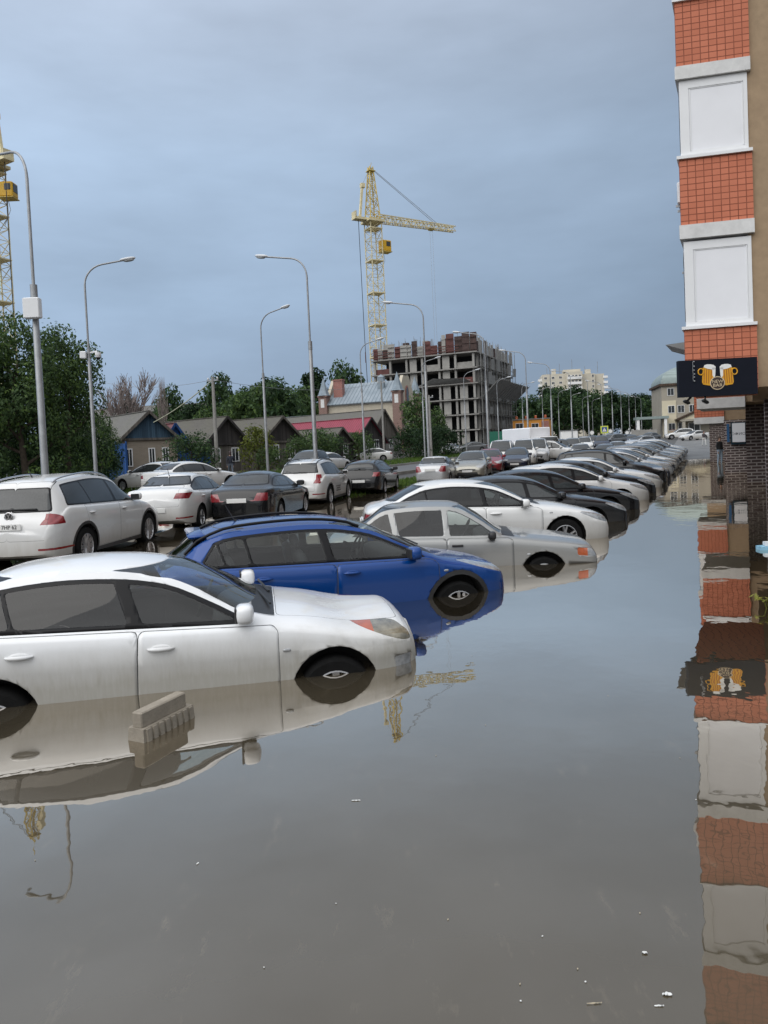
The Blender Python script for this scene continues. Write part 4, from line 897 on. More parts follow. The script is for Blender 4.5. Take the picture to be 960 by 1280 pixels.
c = MB(); c.box((.25, -.3, 1.0), (.5, Wd+.2, 2.2)) ; c.M = Matrix.Identity(4); c.build('plinth', CONCD, o)
# ------------------------------------------------------------------ unfinished tower block: slabs, columns, panels
o = empty('unfinished_building', (18.9, 140, gz(18.9, 140)), -SA, 'unfinished concrete apartment block with rusty formwork and scaffolding on top', 'building')
BW, BD, FH, NF = 22.0, 30.0, 3.05, 6; rb_ = random.Random(3)     # local: x from -BW to 0 (face towards the camera at y=0), y into depth; street face x=0
for k in range(NF+1):
    s_ = MB(); s_.box((-BW/2, BD/2, k*FH-.1), (BW+.7, BD+.7, .22)); s_.build('floor_slab', CONC, o)
c = MB(); c.box((-BW/2-.2, BD/2+2.4, NF*FH/2), (BW-1.6, BD-6.5, NF*FH-.4)); c.build('recess_shade', DARKIN, o)  # near-black block: paints the shade deep inside the open floors
cols_x = [-21.7, -18.2, -14.6, -11.2, -7.6, -4.2, -.5]
for f in range(NF):
    z = f*FH+FH/2
    for x in cols_x:
        c = MB(); c.box((x, .35, z), (.42, .5, FH-.22)); c.build('column', CONCL if rb_.random() < .6 else CONC, o)
    # concrete wall panels and half walls between columns
    for a, b_ in zip(cols_x, cols_x[1:]):
        q = rb_.random(); mid = (a+b_)/2; ln = b_-a-.42
        if (a, f > 0) in ((-14.6, True), (-7.6, True)) or (a == -4.2 and f in (0, 1, 2, 3)):
            c = MB(); c.box((mid-ln*.12, .5, z), (ln*.5, .18, FH-.22)); c.build('wall_panel', CONCL, o)
        elif q < .35:
            c = MB(); c.box((mid, .5, f*FH+.62), (ln, .15, 1.1)); c.build('parapet', CONC if q < .2 else RUSTL, o)
        elif q < .5:
            c = MB(); c.box((mid-ln*.3, .9, z), (ln*.4, .2, FH-.22)); c.build('wall_panel', PALEBR, o)
for f in range(NF):
    z = f*FH+FH/2
    for k, y in enumerate((2.4, 5.2, 7.6, 10, 12.6, 15, 17.4, 20, 22.6, 25, 27.3, 29.6)):
        c = MB(); c.box((-.35, y, z), (.5, .45 if k % 2 else .3, FH-.22)); c.build('column', CONC, o)
    for k, y in enumerate((2.6, 7.6, 12.5, 17.5, 22.5, 27.3)):
        if rb_.random() < .5: c = MB(); c.box((-.6, y, z), (.16, 4.3 if rb_.random() < .5 else 2.4, FH-.24)); c.build('wall_panel', CONC if rb_.random() < .5 else CONCD, o)
# scaffold standards, ledgers and torn net on the street face
for k in range(13):
    y = .4+k*2.45; c = MB(); c.box((.9, y, NF*FH/2+.6), (.10, .10, NF*FH+3.4+rb_.random())); c.build('scaffold_pole', STEEL if k % 3 else NET, o)
for f in range(NF): c = MB(); c.box((.75, BD/2, f*FH+1.1), (.08, BD, .09)); c.box((.7, BD/2, f*FH+.14), (.45, BD, .05)); c.build('scaffold_deck', NET, o)
for f in (1, 2, 3, 4, 5):
    for k in range(12):
        if rb_.random() < .2:
            y = .5+k*2.45; h = FH*(.5+.5*rb_.random()); x = 1.0; nm = MB(); nm.add([(x,y,f*FH),(x+.05,y+2.4,f*FH),(x+.15,y+2.4,f*FH+h),(x+.02,y,f*FH+h*.9),(x+.03,y,f*FH),(x+.08,y+2.4,f*FH),(x+.18,y+2.4,f*FH+h),(x+.05,y,f*FH+h*.9)], [(0,1,2,3),(7,6,5,4)]); nm.build('scaffold_net', NET, o)
c = MB()          # catch fan jutting out over the street at mid height
for k in range(15):
    y = 1+k*2.0; c.bar((.9, y, 3*FH+.3), (4.4, y+.5, 4*FH+.5+.5*rb_.random()), .1)
    if k: c.add([(.9,y-2,3*FH+.35),(.9,y,3*FH+.35),(4.1,y+.4,4*FH+.4),(4.1,y-1.6,4*FH+.4),(.9,y-2,3*FH+.41),(.9,y,3*FH+.41),(4.1,y+.4,4*FH+.46),(4.1,y-1.6,4*FH+.46)], [(0,1,2,3),(7,6,5,4)])
c.build('catch_fan', NET, o)
c = MB()
for k in range(5):
    x = -21+k*1.0
c.bar((-12, -.2, 4*FH+.05), (-8.5, -1.2, 4*FH+1.2), .12); c.bar((-8.5, -1.2, 4*FH+1.2), (-1, -.6, 4*FH+.5), .12); c.add([(-12,-.1,4*FH+.06),(-1,-.1,4*FH+.06),(-2,-1.3,4*FH+.9),(-8.5,-1.4,4*FH+1.2)], [(0,1,2,3),(3,2,1,0)]); c.build('catch_net', NET, o)
# formwork shutters and rebar on the top storey
zt = NF*FH
x = -BW
while x < -.3:
    wd = .8+1.1*rb_.random(); h = 1.9+1.5*rb_.random()+.6*(x > -8); c = MB(); c.box((x+wd/2, .1+.5*rb_.random(), zt+h/2), (wd*.93, .12, h))
    for q in range(3): c.box((x+wd/2, -.02+.1, zt+.4+q*h*.33), (wd*.9, .2, .10))
    c.build('formwork_panel', RUST if rb_.random() < .5 else (RUSTL if rb_.random() < .6 else CONCL), o); x += wd
y = .3
while y < BD:
    wd = 1+1.3*rb_.random(); h = 1.8+1.3*rb_.random(); c = MB(); c.box((-.1-.4*rb_.random(), y+wd/2, zt+h/2), (.12, wd*.92, h)); c.build('formwork_panel', RUST if rb_.random() < .35 else (CONCL if y < 9 and rb_.random() < .8 else CONC), o); y += wd
c = MB()
for k in range(120):
    a = rb_.random(); p = (-BW*a, .6+rb_.random()*3, zt) if k % 2 else (-.6-2*rb_.random(), BD*a, zt); c.bar(p, (p[0]+.1*rb_.uniform(-1, 1), p[1], zt+2.6+1.7*rb_.random()), .05)
c.build('rebar', CONCD, o)
for k in range(5): c = MB(); xx = -20+4.4*k; c.box((xx, 3, zt+1.7), (1.2, .9, 3.4)); c.build('shaft_form', RUST if k % 2 else CONCL, o)
for xx in (-23.4, -20.8): c = MB(); c.box((xx, -.5, zt+.8), (.1, .1, 2.2)); c.build('guard_post', RUSTL, o)
for z_ in (.4, .9, 1.4): c = MB(); c.box((-BW+2.2, -.45, zt+z_), (4.6, .07, .12)); c.box((-6, -.45, zt+z_), (5.4, .07, .12)); c.build('guard_rail', RUSTL, o)
# ------------------------------------------------------------------ tower cranes
YEL = plain('crane yellow', (.56, .42, .10), .55, var=.3, scale=.8); YELP = plain('pale crane yellow', (.66, .58, .36), .6, var=.3, scale=.8); CABY = plain('crane cab yellow', (.62, .36, .01), .45, var=.15)
def lattice(mb, a, b, wa, wb, n, t=.14, up=Vector((0, 0, 1)), side=None):
    a = Vector(a); b = Vector(b); d = (b-a).normalized(); side = side or (Vector((1, 0, 0)) if abs(d.z) > .9 else d.cross(up).normalized()); v = d.cross(side).normalized()
    def cnr(k, i):
        f = k/n; w = wa+(wb-wa)*f; s1, s2 = ((-1,-1),(1,-1),(1,1),(-1,1))[i]; return a+(b-a)*f+side*s1*w/2+v*s2*w/2
    for i in range(4): mb.bar(cnr(0, i), cnr(n, i), t*1.25)
    for k in range(n):
        for i in range(4):
            j = (i+1) % 4; mb.bar(cnr(k, i), cnr(k, j), t*.6)
            if k % 2: mb.bar(cnr(k, i), cnr(k+1, j), t*.65)
            else: mb.bar(cnr(k, j), cnr(k+1, i), t*.65)
def crane(loc, yaw, hm, hj, wm, jib, label, cabside=1, cabz=None, tipn=8, cabyaw=0.0):
    """mast to hm, jib level hj, local +x is the jib's direction"""
    o = empty('tower_crane', loc, yaw, label, 'crane'); m = MB(); lattice(m, (0, 0, -1), (0, 0, hj), wm, wm, int(hj/1.9), .14)
    for z in range(6, int(hj), 7): m.box((0, 0, z), (wm+.3, wm+.3, .22))
    m.build('mast', YELP, o); m = MB(); lattice(m, (0, 0, hj+.6), (0, 0, hm), wm*.9, wm*.28, tipn, .16); m.box((0, 0, hm*.985), (1.6, 1.6, .15)); m.tube([(0, 0, hm), (.3, 0, hm+1)], .06, 5); m.build('tower_head', YEL, o)
    m = MB(); m.box((0, 0, hj), (wm+1.2, wm+1.2, .5)); m.box((-wm/2-1.8, 0, hj+.3), (3.2, 1.8, .5)); m.box((-wm/2-3.2, 0, hj+1.0), (.3, 1.8, 1.4)); m.bar((-wm/2-1.8, 0, hj+.5), (-wm/2-.9, 0, hj+7.5), .45); m.box((-wm/2-.8, 0, hj+7.6), (.9, .8, .9)); m.build('slewing_platform', YELP, o)
    m = MB(); lattice(m, (wm/2, 0, hj+.9), (jib, 0, hj+.9), 1.5, 1.1, 20, .15); m.build('jib', YELP, o)
    m = MB(); m.tube([(0, 0, hm), (jib*.78, 0, hj+1.7)], .05, 5); m.tube([(0, .3, hm), (jib*.76, .3, hj+1.7)], .05, 5); m.tube([(0, 0, hm), (-wm/2-1.0, 0, hj+7.5)], .04, 5); m.build('tie_rope', STEEL, o)
    m = MB(); m.box((jib*.70, 0, hj+.1), (1.1, 1.0, .35)); tr = m.build('trolley', YEL, o)
    m = MB()
    for q in (-.35, .35): m.tube([(jib*.70+q, 0, hj), (jib*.70+q, 0, hj-30)], .03, 4)
    m.build('hoist_rope', STEEL, tr); m = MB(); m.bbox((jib*.70, 0, hj-30.3), (.9, .4, .9), .1); m.build('hook_block', YEL, tr)
    z = cabz or hj-6; RC = Matrix.Rotation(cabyaw, 4, 'Z'); m = MB(); m.M = RC; m.bbox((wm/2+1.25, -.3, z), (2.3, 1.9, 2.4), .15); cb = m.build('cab', CABY, o)
    m = MB(); m.M = RC; m.box((wm/2+2.42, -.3, z+.25), (.06, 1.4, 1.3)); m.box((wm/2+1.6, -1.27, z+.35), (1.0, .06, 1.0)); m.build('cab_window', PANE, cb); m = MB(); m.M = RC; m.box((wm/2+1.2, -.3, z-1.3), (2.6, 2.2, .12)); m.build('cab_floor', YEL, cb)
    m = MB(); m.tube([(-wm/2-2.2, 0, hj), (-wm/2-2.0, 0, hj-25), (-wm/2-1.6, 0, 2)], .07, 5); m.build('power_cable', INK, o); m = MB(); m.M = RC; m.tube([(wm/2+1, 0, z-1.3), (wm/2+1.3, 0, z-3), (wm/2+.2, 0, z-5.5)], .05, 5); m.build('cab_cable', STEEL, o)
    return o
P = at(477, 520, 158); crane((P.x, P.y, gz(P.x, P.y)), radians(30), 61.5, 49.6, 2.75, 22.0, 'yellow tower crane standing behind the unfinished building', cabz=44.5)
P = at(14, 520, 118); crane((P.x-.7, P.y, gz(P.x, P.y)), radians(150), 60, 49, 2.9, 24.0, 'yellow tower crane cut by the left edge of the photo', cabz=45.0, cabyaw=radians(-150))
# ------------------------------------------------------------------ distant blocks
APT = plain('pale apartment wall', (.56, .52, .43), .9, var=.08, scale=.2); APTW = plain('white balcony front', (.80, .80, .79), .7, var=.05)
P = at(722, 545, 400); o = empty('apartment_block', (P.x, P.y, 2.0), radians(-8), 'pale high rise apartment block with white balconies beyond the trees', 'building')
H = 37.0
segs = [(-18.2, -5.2, 0, 1.0), (-5.2, 3.6, -2.2, 1.5), (3.6, 10.6, 1.0, .2), (10.6, 16.0, 3.0, .0)]
for a, b_, y, dh in segs: c = MB(); c.box(((a+b_)/2, y+9, H/2+dh/2-1), (b_-a-.01, 18, H+dh)); c.build('wall', APT, o)
c = MB(); c.box((-1.5, 6, H+1.6), (9.5, 6, 1.4)); c.box((-11.5, 4, H+1.5), (2.2, 3, 3.0)); c.box((7.5, 6, H+.8), (3, 3, 2.4)); c.build('roof_hut', APT, o)
for k in range(5): c = MB(); c.tube([(-15+7*k, 6, H), (-15+7*k, 6, H+4+2.2*(k % 3))], .12, 4); c.build('aerial', STEEL, o)
for f in range(4, 13):
    z = f*2.9-.4
    for x0, x1, y in ((-4.6, 3.0, -2.2),):
        b = MB(); b.box(((x0+x1)/2, y-.6, z-.4), (x1-x0, 1.2, 1.3)); b.build('balcony', APTW, o)
        for q in range(4): window('window', o, 1.4, 1.1, (x0+1+1.9*q, y-.02, z+.85), 0, APTW, PANE, 1, .1, .1)
    for x0 in (-19.6, 16.1): b = MB(); b.box((x0+.6, 4.5, z-.3), (2.4, 4, 1.3)); b.build('balcony', APTW, o)
    for q in range(3): window('window', o, 1.6, 1.4, (-16.4+4.1*q, 0, z+.5), 0, APTW, PANE, 1, .1, .12)
    window('window', o, 1.1, 1.6, (9.6, 1.0, z+.5), 0, APTW, PANE, 1, .1, .1)
P = at(797, 545, 480); o = empty('apartment_block', (P.x, P.y, 3.0), radians(-10), 'white block with a stepped roof glimpsed between the trees and the beige building', 'building')
c = MB(); c.box((0, 6, 11), (19, 12, 24)); c.build('wall', APTW, o); c = MB(); c.box((1, 6, 24.2), (8, 6, 2.6)); c.box((-5, 6, 23.5), (2, 3, 1.4)); c.build('roof_hut', APTW, o)
for f in range(7):
    for q in range(5): window('window', o, 1.6, 1.3, (-7.4+3.7*q, 0, 3+2.9*f), 0, APTW, PANE, 1, .1, .12)
# orange pavilion
P = at(664, 545, 150); o = empty('orange_pavilion', (P.x, P.y, gz(P.x, P.y)), radians(-20), 'low orange building with dark windows beyond the lamp posts', 'building')
ORA = plain('orange wall', (.62, .27, .05), .8, var=.1); c = MB(); c.box((0, 3, 2.1), (7.6, 6, 5.2)); c.build('wall', ORA, o); c = MB(); c.box((-2.0, -.05, 1.6), (2.4, .12, 1.4)); c.build('white_panel', APTW, o)
window('window', o, 1.7, 1.5, (-2.3, -.01, 3.3), 0, WPVC); window('window', o, 1.5, 1.6, (.9, 0, 3.1), 0, WPVC)
c = MB(); c.box((3.0, -.12, 2.0), (1.5, .3, 4.6)); c.build('brick_pier', REDBR, o); c = MB(); c.box((0, 3, 4.8), (8.0, 6.4, .22)); rf = c.build('roof', CONCD, o)
for k in range(4):
    c = MB(); c.bbox((-3+2*k, .6, 5.2), (.5, .5, .7), .1); c.build('roof_lamp', AMBER, rf)
# ------------------------------------------------------------------ beige administrative building
P = at(868, 540, 138); o = empty('beige_building', (P.x, P.y, gz(P.x, P.y)-.1), radians(-12), 'beige three storey building with a rounded sheet roof and a pedimented porch', 'building')
BEI = plain('beige render', (.34, .31, .255), .9, var=.1, scale=.6); CRM = plain('cream render', (.60, .54, .40), .85, var=.08, scale=.6)
c = MB(); c.box((4.6, 6, 4.9), (20.8, 12, 10.6)); c.build('wall', BEI, o)       # front from x=-5.8
c = MB(); c.box((-4.5, -.06, 3.6), (2.6, .14, 7.2)); c.build('cream_bay', CRM, o)
c = MB(); c.box((4.6, 6, 10.3), (21.6, 12.8, .45)); c.build('eave', BROWNW, o)
d = MB(); n_ = 14; vs = []
for k in range(n_+1):
    a = pi/2*k/n_; q = 5.4*(1-cos(a)); z = 10.5+3.6*sin(a); vs += [(-5.9+q, -.1+q, z), (15, -.1+q, z), (15, 12.1-q, z), (-5.9+q, 12.1-q, z)]
for k in range(n_):
    for j in range(4): d_ = (k*4+j, k*4+(j+1) % 4, k*4+4+(j+1) % 4, k*4+4+j); d.f.append(d_); d.m.append(0)
d.v = vs; ro = d.build('roof', GREENROOF, o, 50)
for k in range(9): c = MB(); c.box((-5.6+1.2*k, -.3, 10.75), (.06, .06, .5)); c.build('snow_guard', STEEL, ro)
for f, z in enumerate((2.1, 5.5, 8.9)):
    for k, x in enumerate((-4.1, -2.3, -.2, 4.2)):
        if f == 0 and k == 2: continue
        window('window', o, 1.25, 1.45, (x, -.14 if x < -3.3 and z < 7 else 0, z), 0, WPVC)
wq = window('door', o, 2.2, 2.6, (.0, -.02, 1.5), 0, WPVC, PANE, 1, .12, .16)
c = MB(); c.add([(-3.1,-3.2,3.4),(3.3,-3.2,3.4),(.1,-3.2,4.7),(-3.1,.1,3.4),(3.3,.1,3.4),(.1,.1,4.7)], [(0,1,2),(5,4,3),(0,3,4,1),(1,4,5,2),(2,5,3,0)]); po = c.build('porch_pediment', CRM, o)
c = MB()
for s_ in (-1, 1): c.bar((.1+s_*3.6, -3.4, 3.35), (.1, -3.4, 4.95), .2, .3); c.add([(.1+s_*3.7,-3.5,3.35),(.1,-3.5,4.95),(.1,.05,4.95),(.1+s_*3.7,.05,3.35),(.1+s_*3.7,-3.5,3.47),(.1,-3.5,5.07),(.1,.05,5.07),(.1+s_*3.7,.05,3.47)], [(0,1,2,3),(7,6,5,4),(0,4,5,1)])
c.build('porch_roof', BROWNW, po); c = MB(); c.box((.1, -3.25, 3.2), (6.6, .3, .4)); c.build('porch_beam', BEI, o)
for x in (-2.5, 2.7): c = MB(); c.box((x, -3.1, 1.4), (.5, .5, 3.8)); c.build('porch_column', BEI, o)
c = MB(); c.box((.1, -1.75, .1), (6.4, 3.4, .5)); c.build('porch_step', CONC, o)
for k in range(3): c = MB(); c.bar((-5.0+k*.1, -3+.2*k, .9+.3*k), (-1.5, -3, .5+.4*k), .07); c.build('handrail', REDBR, o)
o2 = empty('carport', (P.x-8.4, P.y-1, gz(P.x-8, P.y)), radians(-12), 'flat roofed open canopy attached to the left of the beige building', 'canopy')
c = MB(); c.box((0, 2, 3.9), (6.0, 4, .5)); c.build('roof', GREENROOF, o2)
for x in (-2.6, 2.4): c = MB(); c.box((x, .4, 1.7), (.5, .5, 4)); c.build('post', APTW, o2)
# ------------------------------------------------------------------ apartment building at the right edge
def plan(px, py, D): p = at(px, py, D); return Vector((p.x, p.y))
BAX = Vector((.46, .888)).normalized()       # the way the building runs
def bay(pl, pr, ln, levels, name='balcony_bay', label='', zwin=True, roof_top=None):
    """glazed balcony stack standing out of the facade; levels is a list of (part, z0, z1)"""
    ang = atan2((pr-pl).y, (pr-pl).x); w = (pr-pl).length
    o = empty(name, (pl.x, pl.y, 0), ang, label, 'balcony stack', 'balcony stacks of the orange brick building')
    bx = Matrix.Rotation(-ang, 2) @ BAX*ln
    for part, z0, z1 in levels:
        g = {'lintel': -.035, 'brick': 0, 'sill': -.05, 'window': .05}[part]; q = g
        c = MB(); P0 = (q, q if part != 'window' else .05); vs = []
        for z in (z0, z1): vs += [(q, q, z), (w-(q if part == 'window' else 0), q, z), (w-(q if part == 'window' else 0)+bx.x, bx.y, z), (q+bx.x, bx.y, z)]
        c.add(vs, [(0,1,5,4),(1,2,6,5),(2,3,7,6),(3,0,4,7),(4,5,6,7),(3,2,1,0)])
        if part == 'brick': c.build('brick_parapet', ORANGE, o)
        elif part == 'lintel': c.build('lintel', LINTEL, o)
        elif part == 'sill': c.build('window_sill', WPVC, o)
        else:
            f = c.build('window', WPANEL, o); h = z1-z0; r_ = MB()
            for (x0, x1, za, zb) in ((.05, w-.05, z0, z0+.09), (.05, w-.05, z1-.16, z1), (.05, .22, z0+.09, z1-.16), (w-.12, w-.05, z0+.09, z1-.16)): r_.box(((x0+x1)/2, .042, (za+zb)/2), (x1-x0, .024, zb-za))
            r_.box((.245, .046, (z0+z1)/2-.03), (.02, .012, z1-z0-.27)); r_.box((w/2+.05, .046, z1-.17), (w-.42, .012, .02)); r_.box((w/2+.05, .046, z0+.10), (w-.42, .012, .02)); r_.box((w-.135, .046, (z0+z1)/2-.03), (.02, .012, z1-z0-.27))
            r_.build('window_frame', WPVC, f)
            g_ = MB()      # glazed panes along the flank
            n = 3
            for k in range(n):
                a = (k+.06)/n; b2 = (k+.94)/n; A = Vector((.045+bx.x*a, .05+(bx.y-.05)*a)); B = Vector((.045+bx.x*b2, .05+(bx.y-.05)*b2)); nrm = Vector((-(B-A).y, (B-A).x)).normalized()*.01
                g_.add([(A.x+nrm.x, A.y+nrm.y, z0+.12), (B.x+nrm.x, B.y+nrm.y, z0+.12), (B.x+nrm.x, B.y+nrm.y, z1-.12), (A.x+nrm.x, A.y+nrm.y, z1-.12)], [(0, 1, 2, 3)])
            g_.build('side_pane', PANE, f)
    return o
lv = [('brick', 2.70, 3.93), ('sill', 3.93, 3.99), ('window', 3.99, 5.67), ('lintel', 5.72, 5.99), ('brick', 5.99, 7.28), ('sill', 7.28, 7.34), ('window', 7.34, 8.82), ('lintel', 8.83, 9.08), ('brick', 9.08, 10.32), ('sill', 10.32, 10.38), ('window', 10.38, 12.4), ('lintel', 12.42, 12.74), ('brick', 12.74, 14.1), ('sill', 14.1, 14.16), ('window', 14.16, 15.8), ('lintel', 15.8, 16.1), ('brick', 16.1, 17.4), ('sill', 17.4, 17.46), ('window', 17.46, 19), ('lintel', 19, 19.3), ('brick', 19.3, 20.6)]
b1l, b1r = plan(857, 480, 14.3), plan(948, 480, 14.02)
bay(b1l, b1r, 3.2, lv, label='nearest stack of orange brick and white glazed balconies, above the beer mug sign')
lv2 = [('lintel', 2.66, 3.0)]+[(p, a+.30, b+.30) for p, a, b in lv]
b2l, b2r = plan(872, 505, 23.5), plan(931, 505, 23.2)
bay(b2l, b2r, 3.2, lv2, label='second balcony stack, its white bottom lintel showing under the beer mug sign')
lv3 = [('lintel', 2.30, 2.60)]+[(p, a-.10, b-.10) for p, a, b in lv]
b3l, b3r = plan(868, 522, 33.5), plan(905, 522, 33.2)
bay(b3l, b3r, 3.2, lv3, label='third and farthest balcony stack, its white lintel showing below the second')
o = empty('brick_apartment_building', (b1r.x, b1r.y, 0), 0, 'tan rendered apartment building on dark brick piers at the right edge', 'building')
def block(name, a, width, ln, z0, z1, mat, par):
    a = Vector(a)-Vector((b1r.x, b1r.y)); ang = radians(-10); W_ = Vector((cos(ang), sin(ang)))*width; B_ = BAX*ln; c = MB(); vs = []
    for z in (z0, z1): vs += [(a.x, a.y, z), (a.x+W_.x, a.y+W_.y, z), (a.x+W_.x+B_.x, a.y+W_.y+B_.y, z), (a.x+B_.x, a.y+B_.y, z)]
    c.add(vs, [(0,1,5,4),(1,2,6,5),(2,3,7,6),(3,0,4,7),(4,5,6,7),(3,2,1,0)]); return c.build(name, mat, par)
block('wall', b1r+Vector((-.07, .09)), 9, 7.4, 2.72, 21, TAN, o)
block('wall', b2r+Vector((.02, .1)), 9, 8, 2.82, 21, TAN, o)
block('wall', b3r+Vector((.02, .1)), 10, 12, 2.42, 21, TAN, o)
block('brick_pier', plan(957, 560, 19.6), 2.2, 1.1, -.5, 2.715, DARKBR, o)
block('brick_pier', plan(933, 560, 25.9), 3.4, 2.2, -.5, 2.815, DARKBR, o)
pier = block('brick_wall', plan(905.5, 560, 32.6), 7, .5, -.5, 2.415, DARKBR, o)
block('brick_wall', plan(887, 555, 46), 7, 2.0, -.5, 2.45, DARKBR, o)
block('soffit_band', plan(873, 522, 46)-Vector((0, .1)), 5, 3.0, 2.46, 2.75, LINTEL, o)
block('wall', plan(880, 500, 46.5), 9, 20, 2.76, 16, TAN, o)
block('brick_pier', plan(1020, 560, 15.2), 1.2, 1.2, -.5, 2.715, DARKBR, o)
# awnings, air conditioners
def aircon(loc, rz, label):
    o = empty('air_conditioner', loc, rz, label, 'air conditioner', None); c = MB(); c.bbox((0, 0, 0), (.3, .8, .58), .03); c.build('casing', WPVC, o)
    c = MB(); c.lathe([(.0, .0), (.2, .0), (.22, .02), (.24, .0)], 18, Matrix.Translation((-.155, .08, 0)) @ Matrix.Rotation(-pi/2, 4, 'Y')); c.build('fan_grille', GREYM, o)
    c = MB(); c.box((.05, -.25, -.32), (.5, .04, .06)); c.box((.05, .25, -.32), (.5, .04, .06)); c.build('bracket', STEEL, o); return o
sa = atan2(BAX.y, BAX.x)-pi/2
for (px, py, D, lab) in ((852.5, 245, 15.9, 'upper white air conditioner on the flank of the nearest balcony stack'), (860, 328, 16.4, 'lower white air conditioner on the flank of the nearest balcony stack')):
    q = at(px, py, D); aircon((q.x+.05, q.y, q.z), sa, lab).scale = (.8, .8, .8)
o = empty('entrance_awning', tuple(at(856, 437, 16.2)), sa, 'small dark pointed awning behind the beer mug sign', 'awning')
c = MB(); c.add([(-.35,-.6,.08),(.5,-.6,-.25),(.5,.9,-.25),(-.35,.9,.08),(.5,-.6,.12),(.5,.9,.12)], [(0,1,2,3),(0,4,1),(3,2,5),(0,3,5,4),(1,4,5,2)]); c.build('canopy_sheet', GREYM, o); c = MB(); c.bar((.45, 0, .1), (.9, 0, -.1), .06); c.build('bracket', STEEL, o)
# beer mug sign
A, B = at(848.5, 474, 13.72), at(947, 468, 13.60); ang = atan2(B.y-A.y, B.x-A.x); SW = (B-A).xy.length; SHh = .70
o = empty('bar_sign', (A.x, A.y, A.z), ang, 'black sign board with two beer mugs and a round bar badge', 'sign')
c = MB(); c.box((SW/2, .06, 0), (SW, .12, SHh)); c.build('board', NAVYB, o)
c = MB()
for (x, z, q, s2) in ((SW*.16, -SHh/2, -.22, -.14), (SW*.34, -SHh/2, -.05, -.15)): c.bar((x, .05, z), (x+q*.4, -.02, z+s2*.5), .03); c.bbox((x+q*.5, -.03, z+s2*.7), (.13, .1, .06), .02, R=Euler((0, .5, 0)).to_matrix())
c.build('floodlight', GLOSSB, o)
c = MB(); c.box((SW*.3, .2, .1), (.06, .3, .06)); c.box((SW*.8, .2, .1), (.06, .3, .06)); c.build('bracket', STEEL, o)
AMB = plain('sign amber', (.68, .33, .01), .5, var=.05); AMBD = plain('sign dark amber', (.38, .13, .01), .5, var=.05); FOAM = plain('sign foam white', (.80, .80, .78), .5, var=.02); BADGE = plain('sign badge brown', (.03, .015, .012), .5); CREAM = plain('sign cream line', (.62, .50, .33), .5)
MX = Matrix(((1,0,0,0),(0,0,-1,0),(0,1,0,0),(0,0,0,1)))    # polygon xy -> sign plane, thickness towards the viewer
k62 = SW/98.5
def dec(name, poly, mat, lay, par): c = MB(); c.prism(poly, Matrix.Translation((0, -.003*lay, 0)) @ MX, .003); return c.build(name, mat, par)
def P2(px, py): return ((px-848.5)*k62, (472.3-py-.035*(px-898))*k62)
for s_ in (-1, 1):
    f = (lambda x, y: P2(897.3+s_*x, y))
    mo = dec('beer_mug', [f(*p) for p in ((3.5, 458.5), (18.2, 459.5), (19.8, 478.5), (18.5, 481.5), (10, 483), (6.5, 481), (5, 470))][::s_], AMB, 1, o)
    for q in range(4): x0 = 7.4+2.9*q; dec('mug_stripe', [f(*p) for p in ((x0, 462), (x0+1.1, 462), (x0+1.9, 480), (x0+.8, 480))][::s_], AMBD, 2, mo)
    ring = [(21+3.4*cos(2*pi*k/20), 465+4.0*sin(2*pi*k/20)) for k in range(21)]; c = MB(); c.tube([(f(x, y)[0], -.006, f(x, y)[1]) for x, y in ring], .012, 5, cap=False); c.build('mug_handle', AMB, mo)
    foam = hull([(3.0+.0, 462), (2.4, 459), (5, 456.4), (9, 455.6), (13, 455.6), (16.4, 456.5), (17.5, 459.5), (12, 461.5), (6, 462.5)]); dec('foam', [f(*p) for p in foam][::s_], FOAM, 3, mo)
    dec('foam', [f(*p) for p in ((2.6, 460), (6.8, 460), (6.6, 470), (4.6, 473.5), (3.2, 470))][::s_], FOAM, 3, mo)
cx, cz = P2(896.5, 479.8); rb2 = 9.0*k62
ci = [(cx+rb2*1.03*cos(2*pi*k/32), cz+rb2*.96*sin(2*pi*k/32)) for k in range(32)]
bd = dec('badge', ci, CREAM, 4, o); dec('badge_face', [(cx+(x-cx)*.88, cz+(y-cz)*.88) for x, y in ci], BADGE, 5, bd)
for txt, dz, sz in (('NEW', .028, .082), ('BAR', -.045, .09)): me = text_mesh(txt, sz, .003, 'CENTER', 1.1); me.materials.append(CREAM); t_ = link_mesh('lettering', me, bd); t_.location = (cx, -.021, cz+dz); t_.rotation_euler = (pi/2, 0, 0)
# festoon of small bulbs hanging over the board
c = MB(); pts = [P2(866+q*.2, y) for q, y in zip((0, 1, -1, 2, 0, 1), (452, 458, 463, 468, 472, 477))]; c.tube([(x, -.02, z) for x, z in pts], .004, 4)
for x, z in pts: c.ell((x+.02, -.025, z), (.016, .016, .016), 1, 6, 4)
c.build('light_string', STEEL, o)
# white office board on the brick wall
A, B = at(915.5, 541, 32.35), at(931.5, 540, 32.2); ang = atan2(B.y-A.y, B.x-A.x); W_ = (B-A).xy.length
o = empty('office_board', tuple(A), ang, 'white office notice board with a blue edge on the dark brick wall', 'sign'); c = MB(); c.box((W_/2, .03, 0), (W_, .05, .86)); c.build('panel', plain('white board', (.78, .79, .82), .4, var=.02), o)
c = MB(); c.box((W_/2+.01, .10, -.03), (W_+.12, .1, 1.0)); c.build('back_frame', plain('dark teal frame', (.01, .03, .045), .4), o); c = MB(); c.box((-.17, .05, 0), (.10, .06, .82)); c.build('blue_strip', plain('blue strip', (.03, .11, .24), .5), o)
GT = plain('grey lettering', (.16, .17, .19), .5)
me = text_mesh('ОФИС', .155, .004, 'CENTER', 1.25); me.materials.append(GT); t_ = link_mesh('lettering', me, o); t_.location = (W_*.46, .002, -.06); t_.rotation_euler = (pi/2, 0, 0)
